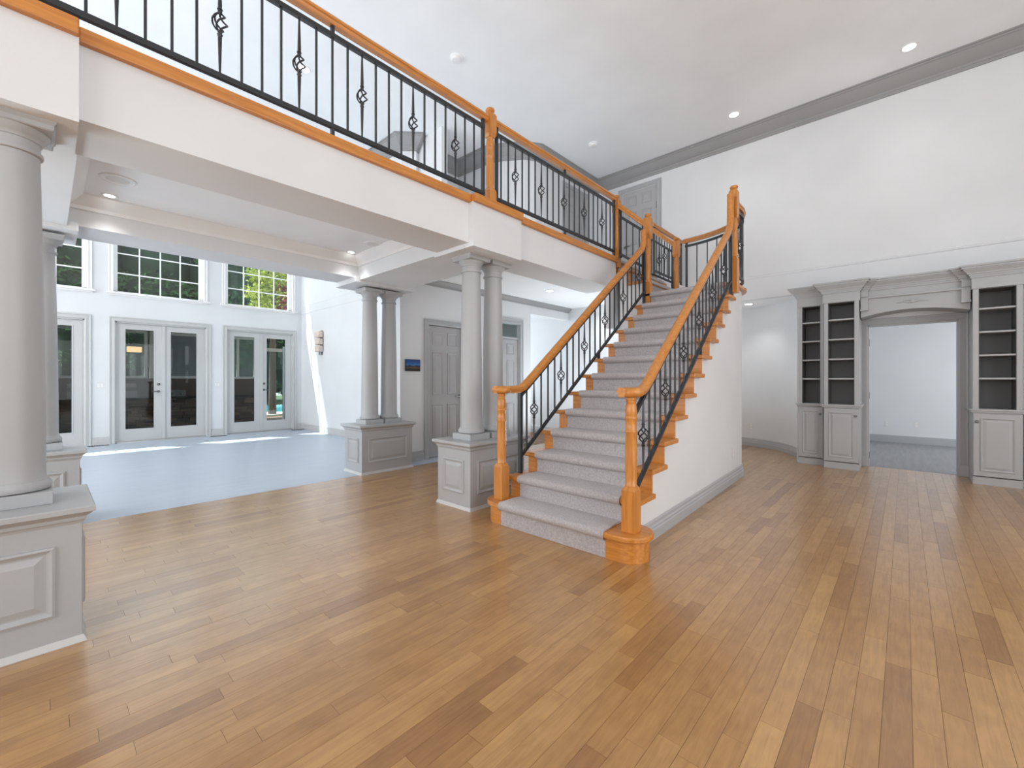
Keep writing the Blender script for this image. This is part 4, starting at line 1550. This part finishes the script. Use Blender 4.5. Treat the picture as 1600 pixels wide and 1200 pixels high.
while z < 0.76:
    h = random.choice((0.055, 0.07, 0.09))
    y = -3.0
    while y < 4.42:
        l = random.uniform(0.14, 0.42)
        sb.box(-13.99, -13.95 + random.uniform(0, 0.035), y + 0.004, min(y + l, 4.42) - 0.004, z + 0.004, min(z + h, 0.78) - 0.004)
        y += l
    z += h
sb.build('ledge_stone', stone_m, isl, kind='stuff')
MB().box(-14.72, -13.90, -3.05, 4.44, 0.78, 0.83).build('countertop', new_mat('black_granite', (0.02, 0.02, 0.022), 0.2), isl, bevel=0.006)
MB().box(-14.9, -14.7, -3.0, 4.42, -0.02, 1.30).build('backsplash', stone_m, isl)


def grill(y0, y1, label, lid):
    r = thing('built_in_grill', label, 'grill', (-14.2, (y0 + y1) / 2, 0.83))
    steel = M['pewter']
    MB().box(-14.55, -13.90, y0, y1, 0.83, 0.99).build('body', steel, r, bevel=0.006)
    if lid:
        MB().extrude([(-14.55, y0, 0.99), (-13.95, y0, 0.99), (-13.98, y0, 1.08), (-14.12, y0, 1.17), (-14.5, y0, 1.17)], [(-14.55, y1, 0.99), (-13.95, y1, 0.99), (-13.98, y1, 1.08), (-14.12, y1, 1.17), (-14.5, y1, 1.17)]).build('lid', steel, r, bevel=0.01)
        MB().tube([(-13.90, y0 + 0.05, 1.05), (-13.90, y1 - 0.05, 1.05)], 0.012, 8).build('lid_handle', steel, r, smooth=True)
    nk = 3
    for i in range(nk):
        y = y0 + (y1 - y0) * (i + 0.5) / nk
        MB(lambda u, v, q: (-13.90 + q, y + u, 0.90 + v)).lathe([(0.026, 0), (0.026, 0.02), (0.018, 0.034)], 0, 0, 12).build('knob', steel, r, smooth=True)
    return r


grill(0.35, 1.55, 'steel grill seen through the left leaf of the middle garden door', True)
grill(1.95, 2.5, 'steel side burner seen through the right leaf of the middle garden door', False)
grill(-1.6, -0.6, 'steel grill behind the left garden door', True)


def panel_window(y0, y1, x, label, z0=1.30, z1=2.55):
    r = thing('patio_window', label, 'window', (x, (y0 + y1) / 2, z0), group='framed screens over the outdoor kitchen')
    MB(FX(x)).ring(y0, y1, z0, z1, -0.04, [(0, 0), (0, 0.08), (0.07, 0.08), (0.07, 0)]).build('frame', M['lightgrey'], r)
    MB(FX(x)).box(y0 + 0.07, y1 - 0.07, -0.01, 0.0, z0 + 0.07, z1 - 0.07).build('screen', M['screen_mesh'], r)
    return r


def open_window(y0, y1, x, label, z0=1.30, z1=2.55):
    r = thing('patio_window', label, 'window', (x, (y0 + y1) / 2, z0), group='framed screens over the outdoor kitchen')
    MB(FX(x)).ring(y0, y1, z0, z1, -0.04, [(0, 0), (0, 0.08), (0.06, 0.08), (0.06, 0)]).build('frame', M['lightgrey'], r)
    MB(FX(x)).box((y0 + y1) / 2 - 0.03, (y0 + y1) / 2 + 0.03, -0.04, 0.04, z0 + 0.06, z1 - 0.06).build('mullion', M['lightgrey'], r)
    MB(FX(x)).box(y0 + 0.06, y1 - 0.06, -0.003, 0.003, z0 + 0.06, z1 - 0.06).build('pane', M['glass'], r)
    return r


panel_window(-1.9, -0.1, -14.8, 'framed grey screen behind the left garden door')
open_window(0.0, 1.85, -14.8, 'clear patio window behind the left leaf of the middle door')
panel_window(1.9, 3.2, -14.8, 'framed grey screen behind the right leaf of the middle door')
open_window(3.45, 4.42, -14.8, 'patio window behind the left leaf of the right garden door')
pd = thing('patio_door', 'beige framed glass patio door beyond the right garden door', 'door', (-14.6, 4.9, -0.02))
MB(FX(-14.6)).ring(4.45, 5.35, -0.02, 2.25, -0.03, [(0, 0), (0, 0.06), (0.10, 0.06), (0.10, 0)]).build('frame', paint('beige_paint', (0.42, 0.39, 0.34), 0.5), pd)
MB(FX(-14.6)).box(4.55, 5.25, -0.005, 0.0, 0.08, 2.15).build('pane', M['glass'], pd)
MB(FX(-14.6)).box(4.48, 4.53, 0.03, 0.05, 0.9, 1.2).build('pull_handle', M['chrome'], pd)
cu = MB()
prof = []
for i in range(25):
    t = i / 24
    prof.append((-14.3 + 0.03 * math.sin(t * 8 * PI), 5.02 + 0.26 * t))
cu.extrude([(x_, y_, 0.0) for x_, y_ in prof] + [(x_ - 0.006, y_, 0.0) for x_, y_ in prof[::-1]], [(x_, y_, 2.3) for x_, y_ in prof] + [(x_ - 0.006, y_, 2.3) for x_, y_ in prof[::-1]])
tag(cu.build('patio_curtain', new_mat('pale_curtain', (0.55, 0.62, 0.66), 0.8), smooth=True), 'pale gathered curtain hanging at the patio door', 'curtain')
pool = thing('swimming_pool', 'turquoise swimming pool beyond the patio door', 'swimming pool', (-21, 7, -0.05))
MB().box(-24.0, -18.5, 4.0, 13.0, -0.05, -0.02).build('water', new_mat('pool_water', (0.05, 0.42, 0.50), 0.08), pool)
MB().box(-18.5, -17.0, 3.5, 13.5, -0.05, 0.0).build('coping', paint('pale_coping', (0.55, 0.47, 0.42), 0.8), pool)
lamp = thing('patio_lamp', 'warm lit box lamp on the patio, behind the middle door', 'lamp', (-14.75, 1.60, 1.98))  # warm reflection of a lamp, built as a glowing box
MB(FX(-14.75)).box(1.43, 1.72, 0.02, 0.12, 1.98, 2.12).build('shade', emit('lit_paper_shade', (1.0, 0.62, 0.32), 1.6), lamp, bevel=0.01)
MB(FX(-14.75)).box(1.54, 1.60, -0.03, 0.02, 2.02, 2.08).build('bracket', M['pewter'], lamp)

# trees
fol = [foliage_mat('evergreen_leaves', (0.014, 0.036, 0.016), (0.060, 0.125, 0.042)), foliage_mat('maple_leaves', (0.16, 0.22, 0.03), (0.42, 0.46, 0.08)),
       foliage_mat('red_leaves', (0.14, 0.03, 0.035), (0.26, 0.07, 0.08)), foliage_mat('hedge_leaves', (0.025, 0.06, 0.025), (0.09, 0.17, 0.06))]
shaded_core = foliage_mat('deep_foliage', (0.006, 0.014, 0.008), (0.014, 0.032, 0.015))  # solid core coloured as the shaded depth between the leaves
bark = paint('bark', (0.08, 0.055, 0.04), 0.9)


def tree(x, y, h, rad, fm, nleaf, label, cat='tree', size=0.16, z0=-0.05, low=0.2, core=True):
    r = thing('garden_tree' if cat == 'tree' else 'shrub', label, cat, (x, y, z0))
    rnd = random.Random(int(abs(x * 91 + y * 37)))
    MB().tube([(0, 0, 0), (0.05, 0, h * 0.4), (0, 0.05, h * 0.8)], [0.18 * h / 8, 0.13 * h / 8, 0.05], 8).build('trunk', bark, r, local=True)
    vs, fs = [], []
    for i in range(nleaf):
        t = rnd.random()
        zz = h * (low + (1 - low) * t)
        env = rad * (1.0 - 0.30 * t ** 2.5) * (0.75 + 0.25 * math.sin(t * 21 + x))
        a = rnd.random() * 2 * PI
        rr = env * math.sqrt(rnd.uniform(0.35, 1.0))
        c = Vector((rr * math.cos(a), rr * math.sin(a), zz + rnd.uniform(-0.2, 0.2)))
        d1 = Vector((rnd.gauss(0, 1), rnd.gauss(0, 1), rnd.gauss(-0.4, 0.6))).normalized()
        d2 = d1.cross(Vector((rnd.gauss(0, 1), rnd.gauss(0, 1), rnd.gauss(0, 1)))).normalized()
        s = size * rnd.uniform(0.6, 1.4)
        n_ = len(vs)
        vs += [tuple(c - d1 * s), tuple(c + d2 * s * 0.4), tuple(c + d1 * s), tuple(c - d2 * s * 0.4)]
        fs.append((n_, n_ + 1, n_ + 2, n_ + 3))
    mb_ = MB()
    mb_.v, mb_.f = vs, fs
    mb_.build('foliage', fm, r, local=True, kind='stuff')
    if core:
        MB().lathe([(rad * 0.25, h * low), (rad * 0.72, h * (low + 0.15)), (rad * 0.66, h * 0.55), (rad * 0.6, h * 0.85), (rad * 0.2, h * 0.97)], 0, 0, 14).build('inner_foliage', shaded_core, r, local=True, smooth=True)
    return r


for ty, lb in ((-4.4, 'dark evergreen at the far left, beyond the left tall window'), (-1.6, 'dark evergreen filling the left tall window'), (1.3, 'dark evergreen behind the left half of the middle tall window'),
               (4.1, 'dark evergreen behind the right half of the middle tall window'), (6.9, 'dark evergreen behind the left half of the right tall window'), (9.7, 'dark evergreen behind the yellow-green maple'),
               (12.6, 'dark evergreen right of the yellow-green maple, beyond the pool')):
    tree(-29.5 + 0.8 * math.sin(ty * 3), ty, 9.9, 2.5, fol[0], 11000, lb, low=0.05, size=0.13)
tree(-17.4, 5.75, 6.1, 1.0, fol[1], 5000, 'yellow-green maple in the right tall window', size=0.065, low=0.62, core=False)
tree(-17.0, 6.2, 4.75, 0.55, fol[2], 900, 'small red-leaved shrub below the yellow-green maple', 'shrub', size=0.08, low=0.85, core=False)
tree(-17.5, -2.0, 3.2, 1.0, fol[3], 2500, 'green shrub behind the left patio screen', 'shrub', size=0.10, low=0.0)
tree(-17.3, 0.9, 3.2, 1.1, fol[3], 2500, 'green shrub behind the clear patio window', 'shrub', size=0.10, low=0.0)
